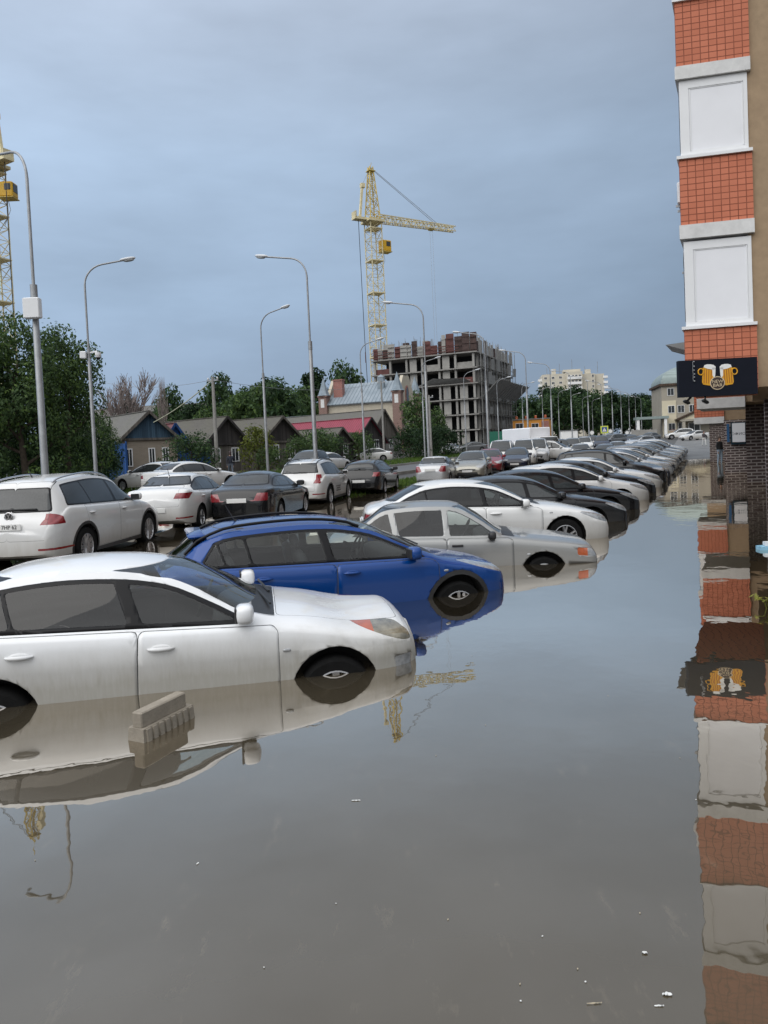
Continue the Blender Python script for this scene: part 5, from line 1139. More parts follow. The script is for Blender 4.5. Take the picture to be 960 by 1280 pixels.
# ------------------------------------------------------------------ trees and plants
BARK = plain('bark', (.07, .055, .04), .95, var=.35, scale=6, bump=.6, bscale=14)
BARKP = plain('pale bare bark', (.24, .20, .185), .9, var=.3, scale=5)
def leafmat(name, col, var=.45, hue=(1.25, 1.1, .6)):
    m = NT(name); g = m.n('ShaderNodeNewGeometry'); r = g.outputs['Random Per Island']; f = m.noise(m.coord(), .55, 3, .6)
    k = m.math('ADD', m.math('MULTIPLY', r, .55), m.math('MULTIPLY', f, .45))
    c = m.ramp(k, [(.25, tuple(x*(1-var) for x in col)), (.55, col), (.85, tuple(min(1, x*(1+var)*h) for x, h in zip(col, hue)))])
    m.set(Base_Color=c, Roughness=.55, Specular_IOR_Level=.25)
    tr = m.n('ShaderNodeBsdfTranslucent'); m.l(c, tr.inputs['Color']); mx = m.n('ShaderNodeMixShader', i_0=.35); m.l(m.b.outputs[0], mx.inputs[1]); m.l(tr.outputs[0], mx.inputs[2]); m.l(mx.outputs[0], m.out.inputs['Surface'])
    MATS[name] = m.mat; return m.mat
LEAF = leafmat('dark green leaves', (.047, .092, .039)); LEAFM = leafmat('mid green leaves', (.074, .130, .048)); LEAFY = leafmat('yellow green leaves', (.12, .15, .03)); LEAFD = leafmat('deep green leaves', (.022, .05, .02)); CONIF = leafmat('conifer needles', (.018, .035, .022), .3)
def crown(rg, blobs, n, size, flat=1.0):
    """leaf sprays through the volume of many overlapping clumps"""
    mb = MB(); V = mb.v; Fc = mb.f
    tot = sum(b[3]**2 for b in blobs)
    for (x, y, z, r) in blobs:
        for _ in range(max(3, int(n*r*r/tot))):
            while 1:
                d = Vector((rg.uniform(-1, 1), rg.uniform(-1, 1), rg.uniform(-1, 1))); q = d.length
                if .05 < q < 1: break
            d = d/q*(q**.45)*(1+.22*rg.gauss(0, 1)*(rg.random() < .4)); p = Vector((x, y, z))+Vector((d.x*r, d.y*r, d.z*r*flat))
            s = size*rg.uniform(.6, 1.35); nr = (d+Vector((rg.gauss(0, .6), rg.gauss(0, .6), .35+rg.gauss(0, .5)))).normalized()
            u = nr.cross(Vector((rg.gauss(0, 1), rg.gauss(0, 1), rg.gauss(0, 1)))).normalized(); v = nr.cross(u); k = len(V)
            V += [tuple(p-u*s), tuple(p+v*s*.5+nr*s*.18), tuple(p+u*s), tuple(p-v*s*.5+nr*s*.12)]; Fc.append((k, k+1, k+2, k+3)); mb.m.append(0)
    return mb
def limbs(rg, h, r, n, spread, base=.3):
    m = MB(); pts = [(0, 0, -.4)]; tips = []
    for k in range(1, 6): pts.append((rg.gauss(0, .035)*h*k/5, rg.gauss(0, .035)*h*k/5, h*.8*k/5))
    m.tube(pts, [r*1.2]+[r*(1-.17*k) for k in range(1, 6)], 8)
    for k in range(n):
        t = base+(1-base)*(k+.5)/n; i = min(4, int(t*5)); a = Vector(pts[i]).lerp(Vector(pts[i+1]), t*5-i); ang = k*2.4+rg.uniform(-.4, .4); l = spread*(1.05-.5*t)
        b = a+Vector((cos(ang)*l, sin(ang)*l, l*(.55+.5*rg.random()))); mid = a.lerp(b, .5)+Vector((0, 0, -.08*l)); rr_ = r*.5*(1-.55*t)
        m.tube([a, mid, b], [rr_, rr_*.7, rr_*.25], 5); tips.append(b)
        for q in range(2):
            c = mid.lerp(b, .4*q)+Vector((rg.gauss(0, .4), rg.gauss(0, .4), .35+.3*rg.random()))*l*.55; m.tube([mid.lerp(b, .3*q), c], [rr_*.45, rr_*.12], 4); tips.append(c)
    return m, tips
def tree_meshes(seed, h, w, kind='round', n=3500, size=.16, leaf=LEAF, low=.18):
    rg = random.Random(seed); m, tips = limbs(rg, h, .022*h+.05, 9, w*.42, .22 if kind != 'poplar' else .1); tr = m.mesh('trunk', BARK, 50); bl = []
    for t in tips: bl.append((t.x, t.y, t.z, w*rg.uniform(.10, .19)))
    N = 34
    for k in range(N):
        q = low+(1-low)*(k+.5)/N; prof = {'round': sin(pi*min(1, (q-low*.6)/(1-low*.6)))**.6, 'poplar': .55*sin(pi*q)**.5, 'cone': (1-q)*.95+.05, 'bushy': (1-((q-.35)/.65)**2 if q > .35 else 1)**.6}[kind]
        a = k*2.4+rg.uniform(-.5, .5); rr_ = w*.5*prof*rg.uniform(.45, 1.0); bl.append((rr_*cos(a), rr_*sin(a), h*q*rg.uniform(.93, 1.03), w*rg.uniform(.10, .17)*(.6 if kind in ('cone', 'poplar') else 1)))
    return tr, crown(rg, bl, n, size).mesh('crown', leaf)
def tree(name, px, D, h, meshes, label, group, scale=1.0, rot=None, dz=0.0, cat='tree', sxy=1.0):
    x, y, z = spot(px, D); o = empty(name, (x, y, z+dz), rnd.uniform(0, 6.28) if rot is None else rot, label, cat, group); o.scale = (scale*sxy, scale*sxy, scale)
    link_mesh('trunk', meshes[0], o); link_mesh('crown', meshes[1], o); return o
BIG = [tree_meshes(s, 8.6, 5.6, 'bushy', 13000, .105, l, .06) for s, l in ((1, LEAFM), (2, LEAFM), (3, LEAF))]
g = 'big leafy trees behind the left lamp posts'
tree('maple_tree', 28, 31, 8, BIG[0], 'big leafy tree at the left edge behind the tall lamp post with the box', g, .90, 0.3, sxy=.86)
tree('maple_tree', 84, 34, 8, BIG[1], 'big leafy tree with a high pointed top just behind the second lamp post', g, .93, 2.0, sxy=.74)
tree('maple_tree', -38, 31, 8, BIG[2], 'big leafy tree mostly cut off by the left edge', g, .97, 4.0)
tree('maple_tree', 62, 36, 8, BIG[2], 'big dark leafy tree filling the gap between the other two', g, .80, 1.0)
tree('maple_tree', 122, 42, 8, BIG[0], 'smaller leafy tree reaching right in front of the brick house', g, .46, 3.4)
# bare tree: many fine upright twigs
def bare(seed, h, w):
    rg = random.Random(seed); m = MB()
    def grow(a, d, l, r, k):
        b = a+d*l; c = a.lerp(b, .5)+Vector((rg.gauss(0, .05), rg.gauss(0, .05), 0))*l; m.tube([a, c, b], [r, r*.8, r*.55], 5 if r > .03 else 3)
        if k == 0: return
        for q in range(3 if k > 1 else 4):
            e = (d+Vector((rg.gauss(0, .34), rg.gauss(0, .34), .22))).normalized(); grow(a.lerp(b, rg.uniform(.55, 1)), e, l*rg.uniform(.62, .85), max(.028, r*.6), k-1)
    for s_ in range(5): grow(Vector((rg.gauss(0, .2), rg.gauss(0, .2), -.3)), Vector((rg.gauss(0, .22), rg.gauss(0, .22), 1)).normalized(), h*.34, .09, 4)
    return m.mesh('trunk', BARKP)
bm_ = bare(5, 8.0, 4)
o = empty('bare_tree', spot(150, 78), 0, 'leafless pale tree with many thin upright branches above the brick house', 'tree'); link_mesh('trunk', bm_, o); o.scale = (1.25, 1.25, 1.5)
o = empty('bare_tree', spot(203, 120), 1, 'thin leafless tree far behind the brick house', 'tree'); link_mesh('trunk', bm_, o); o.scale = (.35, .35, 2.0)
MED = [tree_meshes(11, 8, 7.5, 'round', 2600, .3, LEAF), tree_meshes(12, 8, 7.0, 'round', 2600, .3, LEAFM), tree_meshes(13, 9, 5.5, 'bushy', 2600, .3, LEAFD), tree_meshes(14, 9, 4.0, 'poplar', 1800, .28, LEAF), tree_meshes(15, 9, 4.2, 'cone', 1800, .26, CONIF)]
BUSH = [tree_meshes(21, 2.4, 3.4, 'bushy', 2600, .09, LEAF, .05), tree_meshes(22, 2.4, 3.2, 'bushy', 1800, .1, LEAFM, .05), tree_meshes(23, 2.6, 2.4, 'bushy', 1300, .1, LEAFY, .05)]
YB0 = tree_meshes(33, 3.0, 5.2, 'bushy', 3500, .12, LEAFD, .03)
for px, D, l in ((12, 37, 'low dark thicket under the big tree at the left edge'), (62, 39, 'low dark thicket between the two left lamp posts'), (104, 40, 'low dark thicket right of the second lamp post, beside the blue gate')): tree('bush', px, D, 3, YB0, l, 'dark thicket under the big trees', .9, cat='bush')
bg_ = 'bushes around the old houses'
tree('bush', 238, 50, 2, BUSH[0], 'rounded dark green bush beside the brick house', bg_, 1.12, cat='bush')
tree('bush', 322, 58, 2, BUSH[2], 'tall yellow green shrub between the two weathered wooden houses', bg_, 1.35, cat='bush')
tree('bush', 336, 57, 2, BUSH[1], 'green shrub in front of the second wooden house', bg_, .75, cat='bush')
tree('bush', 396, 66, 2, BUSH[1], 'shrub growing against the low dark wooden house', bg_, 1.3, cat='bush')
tree('bush', 412, 69, 2, BUSH[0], 'dark shrub left of the small white hatchback', bg_, 1.1, cat='bush')
tree('bush', 447, 74, 2, BUSH[1], 'green shrub between the low dark house and the red roofed house', bg_, 1.2, cat='bush')
tree('bush', 376, 62, 2, BUSH[1], 'shrub behind the grey crossover', bg_, 1.05, cat='bush')
tree('bush', 133, 46, 2, BUSH[1], 'low green bush at the foot of the blue gate', bg_, .6, cat='bush')
gt = 'trees behind the old houses'
for i, (px, D, k, s, lab) in enumerate(((277, 150, 0, 1.95, 'round dense tree standing up above the wooden house roofs'), (165, 105, 4, 1.2, 'small dark conifer behind the brick house roof'), (213, 140, 0, 1.6, 'small round tree before the far grey roofs'), (300, 118, 1, 1.3, 'light green tree rising behind the second wooden house, left of the tall lamp posts'), (325, 125, 1, 1.5, 'light green tree behind the second wooden house ridge'), (350, 122, 0, 1.5, 'mid green tree right behind the lamp post with the right hand arm'), (376, 130, 1, 1.45, 'green tree left of the blue grey sheet roof'), (398, 150, 2, 1.85, 'dark green tree left of the left turret'), (437, 190, 0, 2.6, 'round tree crown showing above the turreted building roof'), (243, 128, 2, 1.1, 'dark low tree behind the maroon roof'), (262, 120, 1, 1.05, 'low leafy tree behind the first wooden house'), (338, 150, 2, 1.7, 'dark tree among the light green ones'), (190, 128, 1, 1.0, 'low leafy tree right behind the brick house ridge'), (312, 150, 0, 1.6, 'dark round tree behind the light green pair'), (228, 160, 0, 1.3, 'distant round tree before the second grey roof'))):
    tree('leafy_tree' if k != 4 else 'conifer_tree', px, D, 8, MED[k], lab, gt, s, sxy=.62 if px in (277, 213, 437) else .85)
g3 = 'bushes by the turreted building'
YT = tree_meshes(31, 7.6, 5.0, 'bushy', 3000, .2, LEAFM, .05); YB = tree_meshes(32, 3.2, 4.6, 'bushy', 2200, .15, LEAFD, .03)
tree('leafy_tree', 524, 92, 8, YT, 'green tree in front of the gable of the turreted building', g3, 1.0); tree('leafy_tree', 548, 99, 8, YT, 'darker green tree before the unfinished building', g3, .78, 2)
tree('bush', 512, 84, 3, YB, 'dark wide bush right of the stone plinth', g3, 1.0, cat='bush'); tree('bush', 536, 80, 3, YB, 'dark bush behind the lamp post base, just beyond the grass strip', g3, .95, cat='bush'); tree('bush', 555, 88, 3, YB, 'dark bush at the right end of the green clump', g3, 1.0, cat='bush')
gf = 'dense trees at the end of the road'
far = [(628, 215, 0, 1.5), (650, 205, 2, 1.55), (668, 190, 0, 1.6), (686, 205, 2, 1.95), (704, 185, 0, 1.85), (722, 215, 2, 2.0), (738, 190, 0, 1.7), (752, 205, 1, 1.75), (766, 195, 2, 1.6), (780, 215, 0, 1.65), (794, 200, 2, 1.5), (812, 210, 0, 1.45), (806, 260, 2, 1.9), (698, 235, 0, 2.0), (640, 180, 2, 1.1), (745, 250, 0, 1.9), (828, 215, 2, 1.6)]
lab = ['leftmost one, hard against the unfinished building', 'behind the green sheet fence', 'behind the orange building', 'tall one left of the apartment block', 'below the left balconies of the apartment block', 'tallest crown in front of the apartment block', 'below the right corner of the apartment block', 'yellowish crown right of the apartment block', 'behind the pedestrian crossing sign', 'left of the stepped white block', 'in front of the white far block', 'beside the flat roofed canopy', 'tall crown against the white far block', 'second row crown behind the lamp posts', 'low crown beside the unfinished building', 'behind the others, right of the kiosk', 'crown hard against the beige building']
for (px, D, k, s), l in zip(far, lab): tree('leafy_tree', px, D, 8, MED[k], 'dark green tree in the far wood, '+l, gf, s*.84, sxy=1.15)
# grass strip by the road and weeds
def grass(name, pts, n, label, hmax=.16):
    rg = random.Random(len(pts)*7+n); mb = MB(); mn = [min(p[i] for p in pts) for i in (0, 1)]; mx = [max(p[i] for p in pts) for i in (0, 1)]
    def inside(x, y):
        c = False
        for (a, b), (e, d) in zip(pts, pts[1:]+pts[:1]):
            if (b > y) != (d > y) and x < (e-a)*(y-b)/(d-b)+a: c = not c
        return c
    k = 0
    while k < n:
        x = rg.uniform(mn[0], mx[0]); y = rg.uniform(mn[1], mx[1])
        if not inside(x, y): continue
        k += 1; h = hmax*rg.uniform(.5, 1.3); a = rg.uniform(0, 6.28); w = .03; z = gz(x, y)+.0; dx, dy = cos(a)*w, sin(a)*w; lx, ly = rg.gauss(0, .05), rg.gauss(0, .05)
        mb.add([(x-dx, y-dy, z), (x+dx, y+dy, z), (x+lx, y+ly, z+h)], [(0, 1, 2)])
    o = mb.build(name, leafmat('grass blades '+name, (.085, .15, .03)), None); tag(o, kind='stuff'); return o
def sp(t, n): v = SU*t+SN*n; return (v.x, v.y)
grass('grass', [sp(t, 12.3) for t in range(24, 62, 6)]+[sp(t, 14.6) for t in range(60, 20, -6)], 9000, '')
grass('verge', [sp(t, 24.5) for t in range(20, 96, 8)]+[sp(t, 30) for t in range(92, 16, -8)], 9000, '', .3)
# yellow green plant at the right edge of the water
rg = random.Random(4); p0 = gp(962, 762, 0); o = empty('water_plant', (p0.x+.06, p0.y, 0), 0, 'yellow green leafy plant sticking out of the water at the right edge', 'plant'); st = MB(); lf = MB()
for k in range(16):
    a = rg.uniform(0, 6.28); l = rg.uniform(.08, .24); b = Vector((cos(a)*l*.9, sin(a)*l*.9, .05+.16*rg.random())); st.tube([(0, 0, -.3), b*.5+Vector((0, 0, .03)), b], [.006, .005, .003], 4)
    for q in range(5):
        c = b*(.55+.11*q)+Vector((rg.gauss(0, .02), rg.gauss(0, .02), .02)); u = Vector((rg.gauss(0, 1), rg.gauss(0, 1), .3)).normalized()*.045; v = u.cross(Vector((0, 0, 1))).normalized()*.016; lf.add([c-u, c+v, c+u, c-v], [(0, 1, 2, 3)])
st.build('stem', LEAFY, o); lf.build('foliage', leafmat('yellow leaves', (.26, .26, .05)), o)
# ------------------------------------------------------------------ ground and water
gm = NT('asphalt and paving'); co = gm.coord(); f1 = gm.noise(co, .25, 6, .6); f2 = gm.noise(co, 30, 3, .7); k = gm.math('ADD', gm.math('MULTIPLY', f1, .7), gm.math('MULTIPLY', f2, .3))
gm.set(Base_Color=gm.ramp(k, [(.3, (.05, .048, .046)), (.7, (.10, .098, .094))]), Roughness=gm.math('MULTIPLY_ADD', f1, .5, .35), Specular_IOR_Level=.4); gm.bump(f2, .3, .01)
rdm = plain('road asphalt', (.10, .10, .10), .55, var=.18, scale=.5, bump=.3, bscale=40)
pvm = NT('grey paving blocks'); pco = gm; co = pvm.coord(); b_ = pvm.n('ShaderNodeTexBrick'); pvm.l(co, b_.inputs['Vector'])
for k_, v_ in (('Color1', (.22, .215, .205, 1)), ('Color2', (.17, .165, .16, 1)), ('Mortar', (.08, .08, .078, 1))): b_.inputs[k_].default_value = v_
b_.inputs['Scale'].default_value = 1; b_.inputs['Brick Width'].default_value = .9; b_.inputs['Row Height'].default_value = .45; b_.inputs['Mortar Size'].default_value = .02
f = pvm.noise(co, .4, 5, .6); pvm.set(Base_Color=pvm.mix(pvm.math('MULTIPLY_ADD', f, 1.4, -.4, True), b_.outputs['Color'], (.09, .088, .085)), Roughness=pvm.math('MULTIPLY_ADD', f, .6, .2, True))
def sheet(name, ts, ns, dz, mat, kind='structure'):
    m = MB(); n = len(ns)
    for t_ in ts:
        for n_ in ns: v = SU*t_+SN*n_; m.v.append((v.x, v.y, gz(v.x, v.y)+dz))
    for i in range(len(ts)-1):
        for j in range(n-1): m.f.append((i*n+j, i*n+j+1, (i+1)*n+j+1, (i+1)*n+j)[::-1]); m.m.append(0)
    return tag(m.build(name, mat, None, 60), kind=kind)
fr_ = lambda a, b, s: [a+(b-a)*i/s for i in range(s+1)]
sheet('ground', [-1200, -300, -80]+fr_(-40, 160, 100)+[200, 260, 350, 600, 1200, 2500], [-1200, -300, -100, -50, -30, -20]+fr_(-16, 44, 60)+[55, 70, 90, 120, 160, 300, 900], 0, gm.mat)
sheet('road', fr_(-10, 240, 100), [16.2, 18, 20, 22.8], .008, rdm)
sheet('paving', fr_(50, 125, 40), fr_(-8, 2.2, 8), .008, pvm.mat)
for n_, nm in ((15.9, 'near'), (23.1, 'far')):
    m = MB()
    for k in range(60):
        a = SU*(-6+4*k)+SN*n_; b2 = SU*(-6+4*(k+1)-.02)+SN*n_; za = gz(a.x, a.y); zb = gz(b2.x, b2.y); m.bar((a.x, a.y, za+.03), (b2.x, b2.y, zb+.03), .18, .26)
    tag(m.build('kerb', CONC, None), kind='structure')
wm_ = NT('muddy flood water'); co = wm_.coord()
n1 = wm_.noise(co, 1.1, 2, .45, (1, 1, 1)); n2 = wm_.noise(co, 6.0, 2, .5, (1, .8, 1)); n3 = wm_.noise(co, .22, 3, .5)
patch = wm_.ramp(n3, [(.42, (0, 0, 0)), (.62, (1, 1, 1))])
h_ = wm_.math('ADD', wm_.math('MULTIPLY', n1, .75), wm_.math('MULTIPLY', n2, wm_.math('MULTIPLY_ADD', patch, .12, .06)))
# silty water: a mirror that strengthens towards grazing angles over a brown suspension
mud = wm_.mix(wm_.ramp(wm_.noise(co, 7, 6, .7, (1, .35, 1)), [(.60, (0, 0, 0)), (.72, (1, 1, 1))]), wm_.ramp(wm_.noise(co, .5, 4, .6), [(.3, (.064, .053, .035)), (.7, (.086, .072, .050))]), (.115, .095, .066))
bp = wm_.n('ShaderNodeBump', i_Strength=1.0, i_Distance=.0058); wm_.l(h_, bp.inputs['Height'])
frn = wm_.n('ShaderNodeFresnel', i_IOR=1.333); wm_.l(bp.outputs[0], frn.inputs['Normal'])
fac = wm_.math('MINIMUM', wm_.math('MULTIPLY', frn.outputs[0], 3.9), .88)
dfm = wm_.n('ShaderNodeBsdfDiffuse'); wm_.l(mud, dfm.inputs['Color']); glw = wm_.n('ShaderNodeBsdfGlossy', i_Roughness=.012); glw.inputs['Color'].default_value = (1, .94, .86, 1); wm_.l(bp.outputs[0], glw.inputs['Normal'])
mxw = wm_.n('ShaderNodeMixShader'); wm_.l(fac, mxw.inputs[0]); wm_.l(dfm.outputs[0], mxw.inputs[1]); wm_.l(glw.outputs[0], mxw.inputs[2]); wm_.l(mxw.outputs[0], wm_.out.inputs['Surface']); wm_.t.nodes.remove(wm_.b)
m = MB(); N_ = [-40, -20, -8, 0, 8, 13, 15]; 
vs = [SU*t_+SN*n_ for t_ in (-30, -10, 0, 20, 40, 60, 80) for n_ in N_]; m.v = [(v.x, v.y, 0) for v in vs]
for i in range(6):
    for j in range(6): m.f.append((i*7+j, i*7+j+1, (i+1)*7+j+1, (i+1)*7+j)[::-1]); m.m.append(0)
tag(m.build('water', wm_.mat, None), kind='structure')
# ------------------------------------------------------------------ street lamps
LAMPW = plain('lamp head shell', (.66, .68, .70), .35, var=.08)
def lamp_meshes(H, arm, thick=.10):
    p = MB(); p.tube([(0, 0, -.5), (0, 0, H*.62), (0, 0, H*.625)], [thick, thick*.8, thick*.5], 10); p.box((0, 0, .02), (.4, .4, .05))
    p.tube([(0, 0, H*.6), (0, 0, H*.635)], [thick*.9, thick*.9], 10)
    a = MB(); r = .9; pts = [(0, 0, H*.62), (0, 0, H-r-.15)]+[(r-r*cos(q*1.37/7), 0, H-r-.15+r*sin(q*1.37/7)) for q in range(1, 8)]; e = pts[-1]; pts += [(arm, 0, e[2]+.2*(arm-e[0]))]; tz = pts[-1][2]
    a.tube(pts, [.042]*2+[.036]*(len(pts)-2), 8); z = tz+.02
    h = MB(); RH = Matrix.Rotation(-.18, 3, 'Y'); h.ell((arm+.24, 0, z+.05), (.33, .125, .065), .8, 14, 8, RH); g = MB(); g.ell((arm+.29, 0, z+.0), (.22, .10, .055), .8, 12, 6, RH)
    return p.mesh('pole', STEEL, 40), a.mesh('arm', STEEL, 50), h.mesh('lamp_head', LAMPW, 50), g.mesh('lens', plain('lamp glass', (.45, .47, .48), .15), 50)
LM = lamp_meshes(10.3, 1.95); LM2 = lamp_meshes(10.0, 1.5, .085)
def lamp(px, D, ang, meshes, label, zs=1.0, py=560):
    p = at(px, py, D); z = gz(p.x, p.y); o = empty('street_lamp', (p.x, p.y, z), ang, label, 'street lamp', 'street lamps along both sides of the road'); o.scale = (1, 1, zs)
    link_mesh('pole', meshes[0], o); a = link_mesh('arm', meshes[1], o); h = link_mesh('lamp_head', meshes[2], a); link_mesh('lens', meshes[3], h); return o
TL = atan2(SN.y, SN.x)
la = lamp(54.5, 18.6, TL-.25, LM, 'tall lamp post with a grey box on it at the far left', 1.0)
c = MB(); c.M = Matrix.Rotation(-(TL-.25), 4, 'Z'); c.bbox((.02, -.18, 5.9), (.42, .2, .52), .02); bx_ = c.build('control_box', WPVC, la); c = MB(); c.M = Matrix.Rotation(-(TL-.25), 4, 'Z'); c.bar((0, -.03, 5.9), (0, -.09, 5.9), .3, .4); c.build('bracket', STEEL, bx_)
lb = lamp(118, 29.6, TL+pi+.6, LM2, 'slim lamp post with a dome camera in front of the big trees', 1.0)
c = MB(); c.bar((0, 0, 6.2), (.35, -.1, 6.25), .06); c.lathe([(.0, -.14), (.09, -.10), (.12, 0), (.12, .1), (0, .12)], 12, Matrix.Translation((.38, -.1, 6.1))); c.bbox((-.2, -.1, 6.1), (.25, .2, .3), .03); cm_ = c.build('dome_camera', WPVC, lb); c = MB(); c.ell((.38, -.1, 5.98), (.085, .085, .085), 1, 12, 6); c.build('camera_dome', GLOSSB, cm_)
ra = [(394, 30.4, 'tall near lamp post whose arm points left, in front of the grey crossover'), (536, 41.8, 'lamp post with a left arm standing behind the silver saloon'), (611, 54.2, 'lamp post with a left arm before the unfinished building street face'), (661, 67.2, 'lamp post with a left arm just right of the unfinished building'), (691, 80, 'lamp post with a left arm before the apartment block'), (716, 93, None), (737, 106, None), (754, 119, None), (767, 132, None), (778, 145, None), (788, 158, None), (796, 171, None), (803, 184, None)]
rb3 = [(333.5, 42.4, 'slim lamp post whose arm points right, in front of the second wooden house'), (455.5, 56.2, 'slim lamp post with a right arm before the turreted building'), (531, 70, 'slim lamp post with a right arm before the left face of the unfinished building'), (583, 84, 'slim lamp post with a right arm at the foot of the unfinished building'), (624, 98, 'slim lamp post with a right arm before the green sheet fence'), (655, 112, None), (680, 126, None), (700, 140, None), (716, 154, None), (730, 168, None), (742, 182, None), (752, 196, None)]
for i, (px, D, lab) in enumerate(ra):
    lamp(px, D, TL, LM, lab or 'one of the look alike far lamp posts with left arms shrinking into the distance')
for i, (px, D, lab) in enumerate(rb3):
    lamp(px, D, TL+pi, LM2, lab or 'one of the look alike far slim lamp posts with right arms shrinking into the distance')
# utility poles and wires
def upole(px, D, H, label, cross=True):
    x, y, z = spot(px, D); o = empty('utility_pole', (x, y, z), TL, label, 'utility pole', 'concrete utility poles by the houses'); c = MB(); c.tube([(0, 0, -.5), (0, 0, H)], [.15, .10], 8); c.build('pole', CONC, o)
    c = MB(); c.box((0, 0, H-.25), (.9, .1, .1)); c.build('cross_arm', STEEL, o); c = MB()
    for q in (-.4, 0, .4): c.lathe([(.03, 0), (.06, .05), (.06, .12), (.03, .16)], 8, Matrix.Translation((q, 0, H-.2)), cap=True)
    c.build('insulator', LINTEL, o); return Vector((x, y, z+H-.2))
u1 = upole(270.5, 50, 7.0, 'concrete utility pole in front of the first wooden house'); u2 = upole(480, 84, 9.2, 'concrete utility pole before the pale wall of the turreted building'); u3 = upole(539, 78, 7, 'short concrete utility pole in the green clump'); 
def wire(a, b, sag, r, label, mat=STEEL):
    a = Vector(a); b = Vector(b); m = MB(); m.tube([a.lerp(b, k/20)-Vector((0, 0, sag*4*(k/20)*(1-k/20))) for k in range(21)], r, 4); tag(m.build('overhead_wire', mat), label, 'wire')
wire(u1, at(192, 528, 51), .2, .035, 'thick pale cable from the utility pole down to the brick house gable', plain('pale cable', (.30, .31, .22), .6))
wire(u1, at(130, 478, 70), .5, .014, 'thin wire running left from the first utility pole over the brick house')
wire(u1, u2, .8, .014, 'thin wire between the first two utility poles')
# crossing signs, round signs
def crossing(px, py, D, lab):
    p = at(px, py, D); z = gz(p.x, p.y); o = empty('crossing_sign', (p.x, p.y, z), radians(-6), lab, 'road sign', 'pedestrian crossing signs'); h = p.z-z; c = MB(); c.tube([(0, .05, -.3), (0, .05, h+.4)], .035, 6); c.build('post', STEEL, o)
    c = MB(); c.box((0, 0, h), (1.05, .03, 1.05)); b = c.build('panel', plain('fluorescent sign yellow', (.60, .66, .10), .5, var=.03), o); c = MB(); c.box((0, -.018, h), (.72, .006, .72)); e = c.build('blue_face', plain('sign blue', (.02, .07, .25), .5, var=.03), b)
    c = MB(); c.add([(-.3, -.023, h-.27), (.3, -.023, h-.27), (0, -.023, h+.3)], [(0, 1, 2)]); c.add([(-.3, -.022, h-.27), (.3, -.022, h-.27), (0, -.022, h+.3)], [(2, 1, 0)]); t_ = c.build('white_triangle', FOAM, e)
    c = MB(); c.ell((.01, -.028, h+.1), (.045, .004, .05), 1, 8, 6); c.bar((0, -.028, h+.05), (-.02, -.028, h-.08), .06, .006); c.bar((-.02, -.028, h-.08), (-.1, -.028, h-.24), .04, .006); c.bar((-.02, -.028, h-.08), (.09, -.028, h-.24), .04, .006); c.build('walker_symbol', INK, e)
crossing(755.5, 537, 100, 'pedestrian crossing sign on a yellow panel before the dark trees'); crossing(679, 542, 82, 'pedestrian crossing sign on a yellow panel right of the orange building')
def rsign(px, py, D, lab):
    p = at(px, py, D); z = gz(p.x, p.y); o = empty('road_sign', (p.x, p.y, z), radians(-6), lab, 'road sign', 'small white road signs'); h = p.z-z; c = MB(); c.tube([(0, .05, -.3), (0, .05, h+.4)], .035, 6); c.build('post', STEEL, o); c = MB(); c.lathe([(0, .0), (.35, .0), (.35, .03), (0, .03)], 20, Matrix.Translation((0, .03, h)) @ Matrix.Rotation(pi/2, 4, 'X')); c.build('panel', FOAM, o)
    c = MB(); c.lathe([(.27, .034), (.345, .034)], 20, Matrix.Translation((0, .03, h)) @ Matrix.Rotation(pi/2, 4, 'X')); c.build('rim', GREYM, o)
rsign(740, 541, 104, 'round pale road sign left of the right hand crossing sign'); rsign(763, 539, 106, 'round pale road sign right of the right hand crossing sign'); rsign(784, 541, 116, 'round pale road sign among the distant lamp posts')
# white box truck and low white kiosk
P = at(668, 562, 62); o = empty('box_truck', (P.x, P.y, gz(P.x, P.y)), radians(-66), 'white box truck standing among the parked cars', 'truck', None)   # local x forward
c = MB(); c.bbox((-1.2, 0, 1.85), (4.2, 2.2, 2.1), .06); c.build('cargo_box', WPANEL, o); c = MB(); prf = [(.95, .45), (2.75, .45), (2.8, 1.0), (2.45, 1.25), (1.95, 2.05), (.95, 2.1)]; c.prism(prf, Matrix.Translation((0, .95, 0)) @ Matrix.Rotation(pi/2, 4, 'X'), 1.9); cb = c.build('cab', WPVC, o)
c = MB(); c.prism([(2.50, 1.28), (2.03, 2.0), (2.06, 2.02), (2.53, 1.3)], Matrix.Translation((0, .85, 0)) @ Matrix.Rotation(pi/2, 4, 'X'), 1.7); c.build('windscreen', DGLASS, cb)
for s_ in (-1, 1): c = MB(); c.prism([(1.15, 1.25), (2.3, 1.25), (1.9, 1.92), (1.15, 1.95)], Matrix.Translation((0, s_*.95+.006, 0)) @ Matrix.Rotation(pi/2, 4, 'X'), .012); c.build('side_window', DGLASS, cb); c = MB(); c.bbox((2.76, s_*.68, .85), (.08, .3, .18), .03); c.build('headlight', LENS, cb); c = MB(); c.bbox((2.3, s_*1.1, 1.5), (.1, .16, .3), .03); c.build('mirror', BLACKP, cb)
for x in (1.9, -1.9):
    for s_ in (-1, 1): c = MB(); c.lathe([(.0, .0), (.2, .02), (.33, -.02), (.34, -.1), (.33, -.18), (0, -.2)], 18, Matrix.Translation((x, s_*.95, .34)) @ Matrix.Rotation(-pi/2*s_, 4, 'X')); c.build('wheel', RUBBER, o)
c = MB(); c.box((-.4, 0, .62), (5.2, 1.0, .25)); c.build('chassis', BLACKP, o)
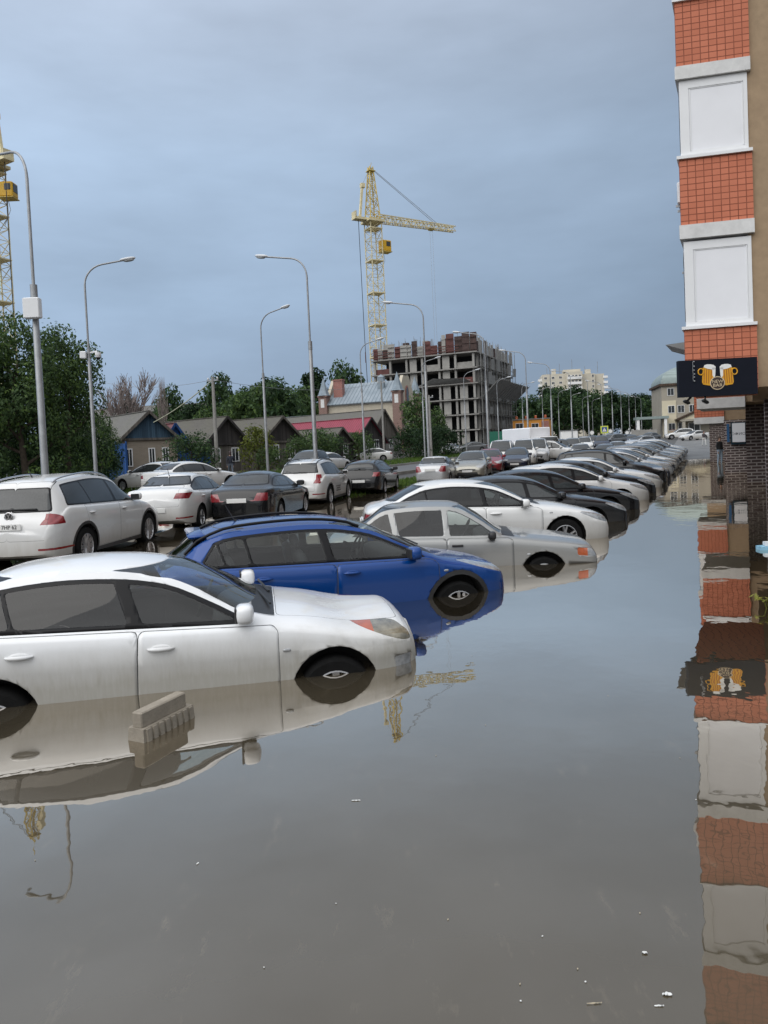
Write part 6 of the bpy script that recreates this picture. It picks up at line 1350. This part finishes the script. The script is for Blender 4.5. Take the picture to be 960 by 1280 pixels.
P = at(712, 552, 112); o = empty('white_kiosk', (P.x, P.y, gz(P.x, P.y)), radians(-10), 'low white kiosk box before the dark trees', 'kiosk'); c = MB(); c.bbox((0, 1, .9), (2.6, 2, 2.6), .05); c.build('wall', APTW, o); c = MB(); c.box((0, 1, 2.25), (2.8, 2.2, .1)); c.build('roof', GREYM, o)
# ------------------------------------------------------------------ concrete bollard block in the water
P = gp(181, 930, 0); Q = gp(246, 895, 0); ang = atan2(Q.y-P.y, Q.x-P.x); L_ = (Q-P).xy.length
o = empty('concrete_block', (P.x, P.y, -.15), ang, 'stepped concrete parking block with a fluted base standing in the water before the white sedan', 'concrete block')   # local x along, y to the left
BLK = plain('muddy block concrete', (.30, .265, .215), .85, var=.25, scale=6, bump=.5, bscale=45, spec=.3)
c = MB(); W0, W1 = .165, .125; z1 = .15+.085; N_ = 8
c.add([(0,-.0,0),(L_,0,0),(L_,W0,0),(0,W0,0),(.012,.018,z1),(L_-.012,.018,z1),(L_-.012,W0-.018,z1),(.012,W0-.018,z1)], [(3,2,1,0),(4,5,6,7),(0,1,5,4),(1,2,6,5),(2,3,7,6),(3,0,4,7)])
for k in range(N_):
    x = .02+(L_-.04)*(k+.5)/N_; w = (L_-.04)/N_*.30
    for y0, y1, s_ in ((-.016, .004, 1), (W0+.016, W0-.004, -1)): c.add([(x-w,y0,0),(x+w,y0,0),(x+w,y1,z1-.004),(x-w,y1,z1-.004),(x-w,y0+.03*s_,0),(x+w,y0+.03*s_,0),(x+w,y1+.03*s_,z1-.004),(x-w,y1+.03*s_,z1-.004)], [(0,1,2,3),(7,6,5,4),(0,3,7,4),(1,5,6,2),(3,2,6,7)])
c.build('fluted_base', BLK, o); c = MB(); c.bbox((L_/2-.01, W0/2+.005, z1+.048), (L_-.075, .085, .105), .008); c.build('top_bar', BLK, o)
# ------------------------------------------------------------------ floating litter
LIT = plain('wet paper white', (.72, .72, .70), .6, var=.1); FOILB = plain('pale blue plastic', (.25, .50, .66), .35); STRAW = plain('straw', (.42, .36, .26), .8); rg = random.Random(12)
def scrap(px, py, l, w, mat, lab, bend=.004, name='floating_scrap'):
    p = gp(px, py, 0); a = rg.uniform(-.3, .3) if l > .03 else rg.uniform(0, 3); c = MB(); vs = []; n = 7; l *= .85; w *= .7; bend *= .5
    for k in range(n+1):
        t = k/n-.5; ww = w*(.35+.65*cos(t*2.6)); vs += [(t*l, -ww/2*(1+.3*rg.uniform(-1, 1)), .003+bend*rg.random()), (t*l, ww/2*(1+.3*rg.uniform(-1, 1)), .003+bend*rg.random())]
    fs = [(2*k, 2*k+2, 2*k+3, 2*k+1) for k in range(n)]; c.add(vs+[(x, y, z-.002) for x, y, z in vs], fs+[tuple(i+2*n+2 for i in f[::-1]) for f in fs])
    o = c.build(name, mat); o.location = (p.x, p.y, 0); o.rotation_euler = (0, 0, a); tag(o, lab, 'litter', 'bits of litter floating on the flood water')
scrap(445, 1001, .055, .010, LIT, 'white paper strip floating in the open water below the white sedan nose'); scrap(834, 1244, .036, .018, LIT, 'torn white scrap floating near the bottom right', .01); scrap(824, 1258, .036, .006, LIT, 'thin white sliver just below the torn white scrap'); scrap(806, 1192, .022, .016, LIT, 'small pale curl floating above the torn white scrap', .008)
scrap(743, 1255, .06, .004, STRAW, 'straw lying on the water left of the thin white sliver'); scrap(247, 1080, .018, .008, LIT, 'white speck floating in the left middle of the open water')
sm = [(850, 948), (722, 1212), (732, 1228), (650, 1231), (651, 1252), (678, 1171), (44, 1076), (800, 1142), (607, 907), (545, 945), (590, 820), (760, 870), (420, 1130), (330, 1210), (560, 1150), (870, 1000)]
for px, py in sm: scrap(px, py, .0075, .0055, STRAW if px % 3 else LIT, 'tiny pale speck of litter floating on the open water')
p = gp(964, 686, 0); c = MB(); c.prism([(-.22, -.1), (.1, -.14), (.4, -.1), (.45, .1), (.05, .15), (-.2, .08)], Matrix.Translation((0, 0, .0)), .05); c.prism([(-.12, -.06), (.4, -.06), (.4, .08), (-.1, .06)], Matrix.Translation((0, 0, .055)), .06, 1); b_o = c.build('floating_bag', [FOILB, plain('pale plastic', (.7, .72, .74), .4)]); b_o.location = (p.x, p.y, 0); tag(b_o, 'pale blue plastic bag floating at the right edge near the brick piers', 'bag')
# ------------------------------------------------------------------ people
def person(loc, rz, H, label, top, legs, hair, pose='stand', hood=False):
    o = empty('person', loc, rz, label, 'person', None); s = H/1.75; st = .13 if pose == 'walk' else .03      # faces local -y
    J = [((0,0,.97),.135),((0,.01,1.15),.125),((0,.01,1.34),.15),((0,0,1.47),.075),((0,-.01,1.55),.058),((0,-.02,1.66),.095),((0,-.01,1.73),.075)]
    vs = [j[0] for j in J]; rs = [j[1] for j in J]; ed = [(i, i+1) for i in range(6)]
    def ch(root, pts):
        p = root
        for v, r in pts: vs.append(v); rs.append(r); ed.append((p, len(vs)-1)); p = len(vs)-1
    for sd in (-1, 1):
        f = st*sd; ch(0, [((.09*sd, 0, .90), .105), ((.10*sd, -f*.9-.02, .50), .068), ((.10*sd, -f*1.6+.03, .09), .045), ((.11*sd, -f*1.6-.06, .045), .042), ((.115*sd, -f*1.6-.15, .035), .03)])
        a = .10*-sd if pose == 'walk' else 0; bent = pose == 'phone' and sd > 0
        ch(2, [((.19*sd, .01, 1.40), .062), ((.24*sd, .02-a*.6, 1.13), .044)]+([((.12, -.24, 1.22), .034), ((.08, -.30, 1.26), .03)] if bent else [((.25*sd, -.05-a*1.6, .90), .033), ((.245*sd, -.07-a*1.8, .82), .03)]))
    me = bpy.data.meshes.new('body'); me.from_pydata([(x*s, y*s, z*s) for x, y, z in vs], ed, []); b = link_mesh('body', me, o)
    sk = b.modifiers.new('skin', 'SKIN'); sk.use_smooth_shade = True
    for d_, r in zip(me.skin_vertices[0].data, rs): d_.radius = (r*s, r*s)
    me.skin_vertices[0].data[0].use_root = True; b.modifiers.new('subdivision', 'SUBSURF').levels = 1
    b.modifiers['subdivision'].render_levels = 1
    m = NT('skin and clothes '+label[:12]); z = m.xyz(m.coord())[2]
    def step(a): return m.math('GREATER_THAN', z, a*s)
    sk_ = (.42, .25, .18); c = m.mix(step(.07), (.05, .05, .05), legs); c = m.mix(step(.96), c, top); c = m.mix(step(1.48), c, sk_); m.set(Base_Color=c, Roughness=.75); me.materials.append(m.mat)
    c = MB(); c.ell((0, .012*s, 1.70*s), (.098*s, .108*s, .105*s), 1, 14, 10); c.ell((0, .05*s, 1.62*s), (.085*s, .07*s, .11*s), 1, 12, 8); c.build('hair', plain('hair '+label[:8], hair, .7), o)
    c = MB()
    for sd in (-1, 1): c.ell((.035*sd*s, -.112*s, 1.665*s), (.013*s, .008*s, .008*s), 1, 8, 6)
    c.build('eyes', INK, o); c = MB(); c.ell((0, -.122*s, 1.638*s), (.014*s, .02*s, .022*s), 1, 8, 6); c.build('nose', plain('skin', sk_, .6), o)
    c = MB()
    for sd in (-1, 1):
        hx, hy, hz = ((.06, -.34, 1.27) if (pose == 'phone' and sd > 0) else (.245*sd, -.08-(.10*-sd if pose == 'walk' else 0)*1.8, .80)); c.ell((hx*s, hy*s, hz*s), (.022*s, .035*s, .05*s), .8, 8, 6)
        for q in range(4): c.tube([(hx*s, (hy-.03+.018*q)*s, (hz-.04)*s), ((hx-.008*sd)*s, (hy-.032+.018*q)*s, (hz-.08+.006*abs(q-1.5))*s), ((hx-.02*sd)*s, (hy-.032+.018*q)*s, (hz-.105+.008*abs(q-1.5))*s)], .008*s, 5)
        c.tube([(hx*s, (hy-.03)*s, (hz)*s), ((hx-.02*sd)*s, (hy-.055)*s, (hz-.03)*s), ((hx-.03*sd)*s, (hy-.06)*s, (hz-.06)*s)], .009*s, 5)
    c.build('hands', MATS['skin'], o); return o
p = at(899.5, 560, 43.5); person((p.x, p.y, -.12), radians(25), 1.72, 'woman in a black top and pale blue jeans wading by the dark brick wall', (.012, .012, .013), (.30, .38, .46), (.06, .04, .03), 'stand')
p = at(880, 550, 84); person((p.x, p.y, gz(p.x, p.y)+.01), radians(10), 1.7, 'person in a dark patterned jacket and white trousers walking on the dry paving', (.07, .06, .065), (.62, .62, .60), (.05, .03, .03), 'walk')
p = at(288, 575, 47.5); person((p.x, p.y, gz(p.x, p.y)+.01), radians(200), 1.74, 'person in a dark navy jacket and grey jeans walking by the wooden houses', (.012, .016, .03), (.10, .12, .15), (.45, .42, .38), 'walk')
# ------------------------------------------------------------------ light and sky
w = bpy.data.worlds.new('World'); sc.world = w; w.use_nodes = True; t = w.node_tree; bg = t.nodes['Background']
class WN(NT):
    def __init__(s): s.t = t
wn = WN()
SUN_EL, SUN_AZ = radians(45), radians(229)     # behind the camera, a little to its left
sky = wn.n('ShaderNodeTexSky', sky_type='NISHITA', sun_disc=False, sun_elevation=SUN_EL, sun_rotation=SUN_AZ)
co = wn.coord('Generated'); X = wn.xyz(co)
el = wn.math('ARCSINE', X[2]); el = wn.math('MULTIPLY', el, 180/pi)
# storm cloud ahead, brighter thin overcast above and behind
front = wn.ramp(wn.math('MULTIPLY_ADD', el, 1/90, .0, True), [(0, (.28, .37, .505)), (.06, (.28, .37, .505)), (.13, (.33, .44, .59)), (.24, (.41, .53, .695)), (.335, (.47, .565, .71)), (.45, (.60, .68, .82)), (.6, (.95, 1.0, 1.08)), (1, (1.7, 1.74, 1.8))])
back = wn.ramp(wn.math('MULTIPLY_ADD', el, 1/90, 0, True), [(0, (.36, .38, .40)), (.09, (.46, .48, .51)), (.20, (1.15, 1.18, 1.23)), (.32, (1.7, 1.73, 1.77)), (.6, (1.9, 1.92, 1.95)), (1, (1.7, 1.74, 1.8))])
k = wn.math('MULTIPLY_ADD', X[1], -.75, .38, True)
c = wn.mix(k, front, back)
side = wn.math('MULTIPLY_ADD', X[0], -.5, 1.0)         # a little darker to the right
n = wn.noise(co, 2.2, 5, .55, (1, 1, 3.2)); n2 = wn.noise(co, 6, 4, .5, (1, 1, 4))
cl = wn.math('ADD', wn.math('MULTIPLY_ADD', n, .75, .625), wn.math('MULTIPLY_ADD', n2, .10, -.05))
mul = wn.math('MULTIPLY', wn.math('MULTIPLY', cl, side), 9.8)
vm = wn.n('ShaderNodeVectorMath', operation='SCALE'); wn.l(c, vm.inputs[0]); wn.l(mul, vm.inputs['Scale'])
wn.l(wn.mix(.93, sky.outputs[0], vm.outputs[0]), bg.inputs['Color']); bg.inputs['Strength'].default_value = .1
sd = bpy.data.lights.new('sun', 'SUN'); sd.energy = 1.0; sd.angle = radians(60); sd.color = (1, .95, .88)
so = bpy.data.objects.new('sun', sd); COL.objects.link(so)
dv = Vector((sin(SUN_AZ)*cos(SUN_EL), cos(SUN_AZ)*cos(SUN_EL), sin(SUN_EL))); so.rotation_euler = dv.to_track_quat('Z', 'Y').to_euler(); so.location = dv*60
v = sc.view_settings; v.view_transform = 'Standard'; v.look = 'None'; v.exposure = 0; v.gamma = 1
sc.cycles.use_denoising = True
sc.cycles.max_bounces = 8; sc.cycles.transparent_max_bounces = 24; sc.cycles.caustics_reflective = False; sc.cycles.caustics_refractive = False
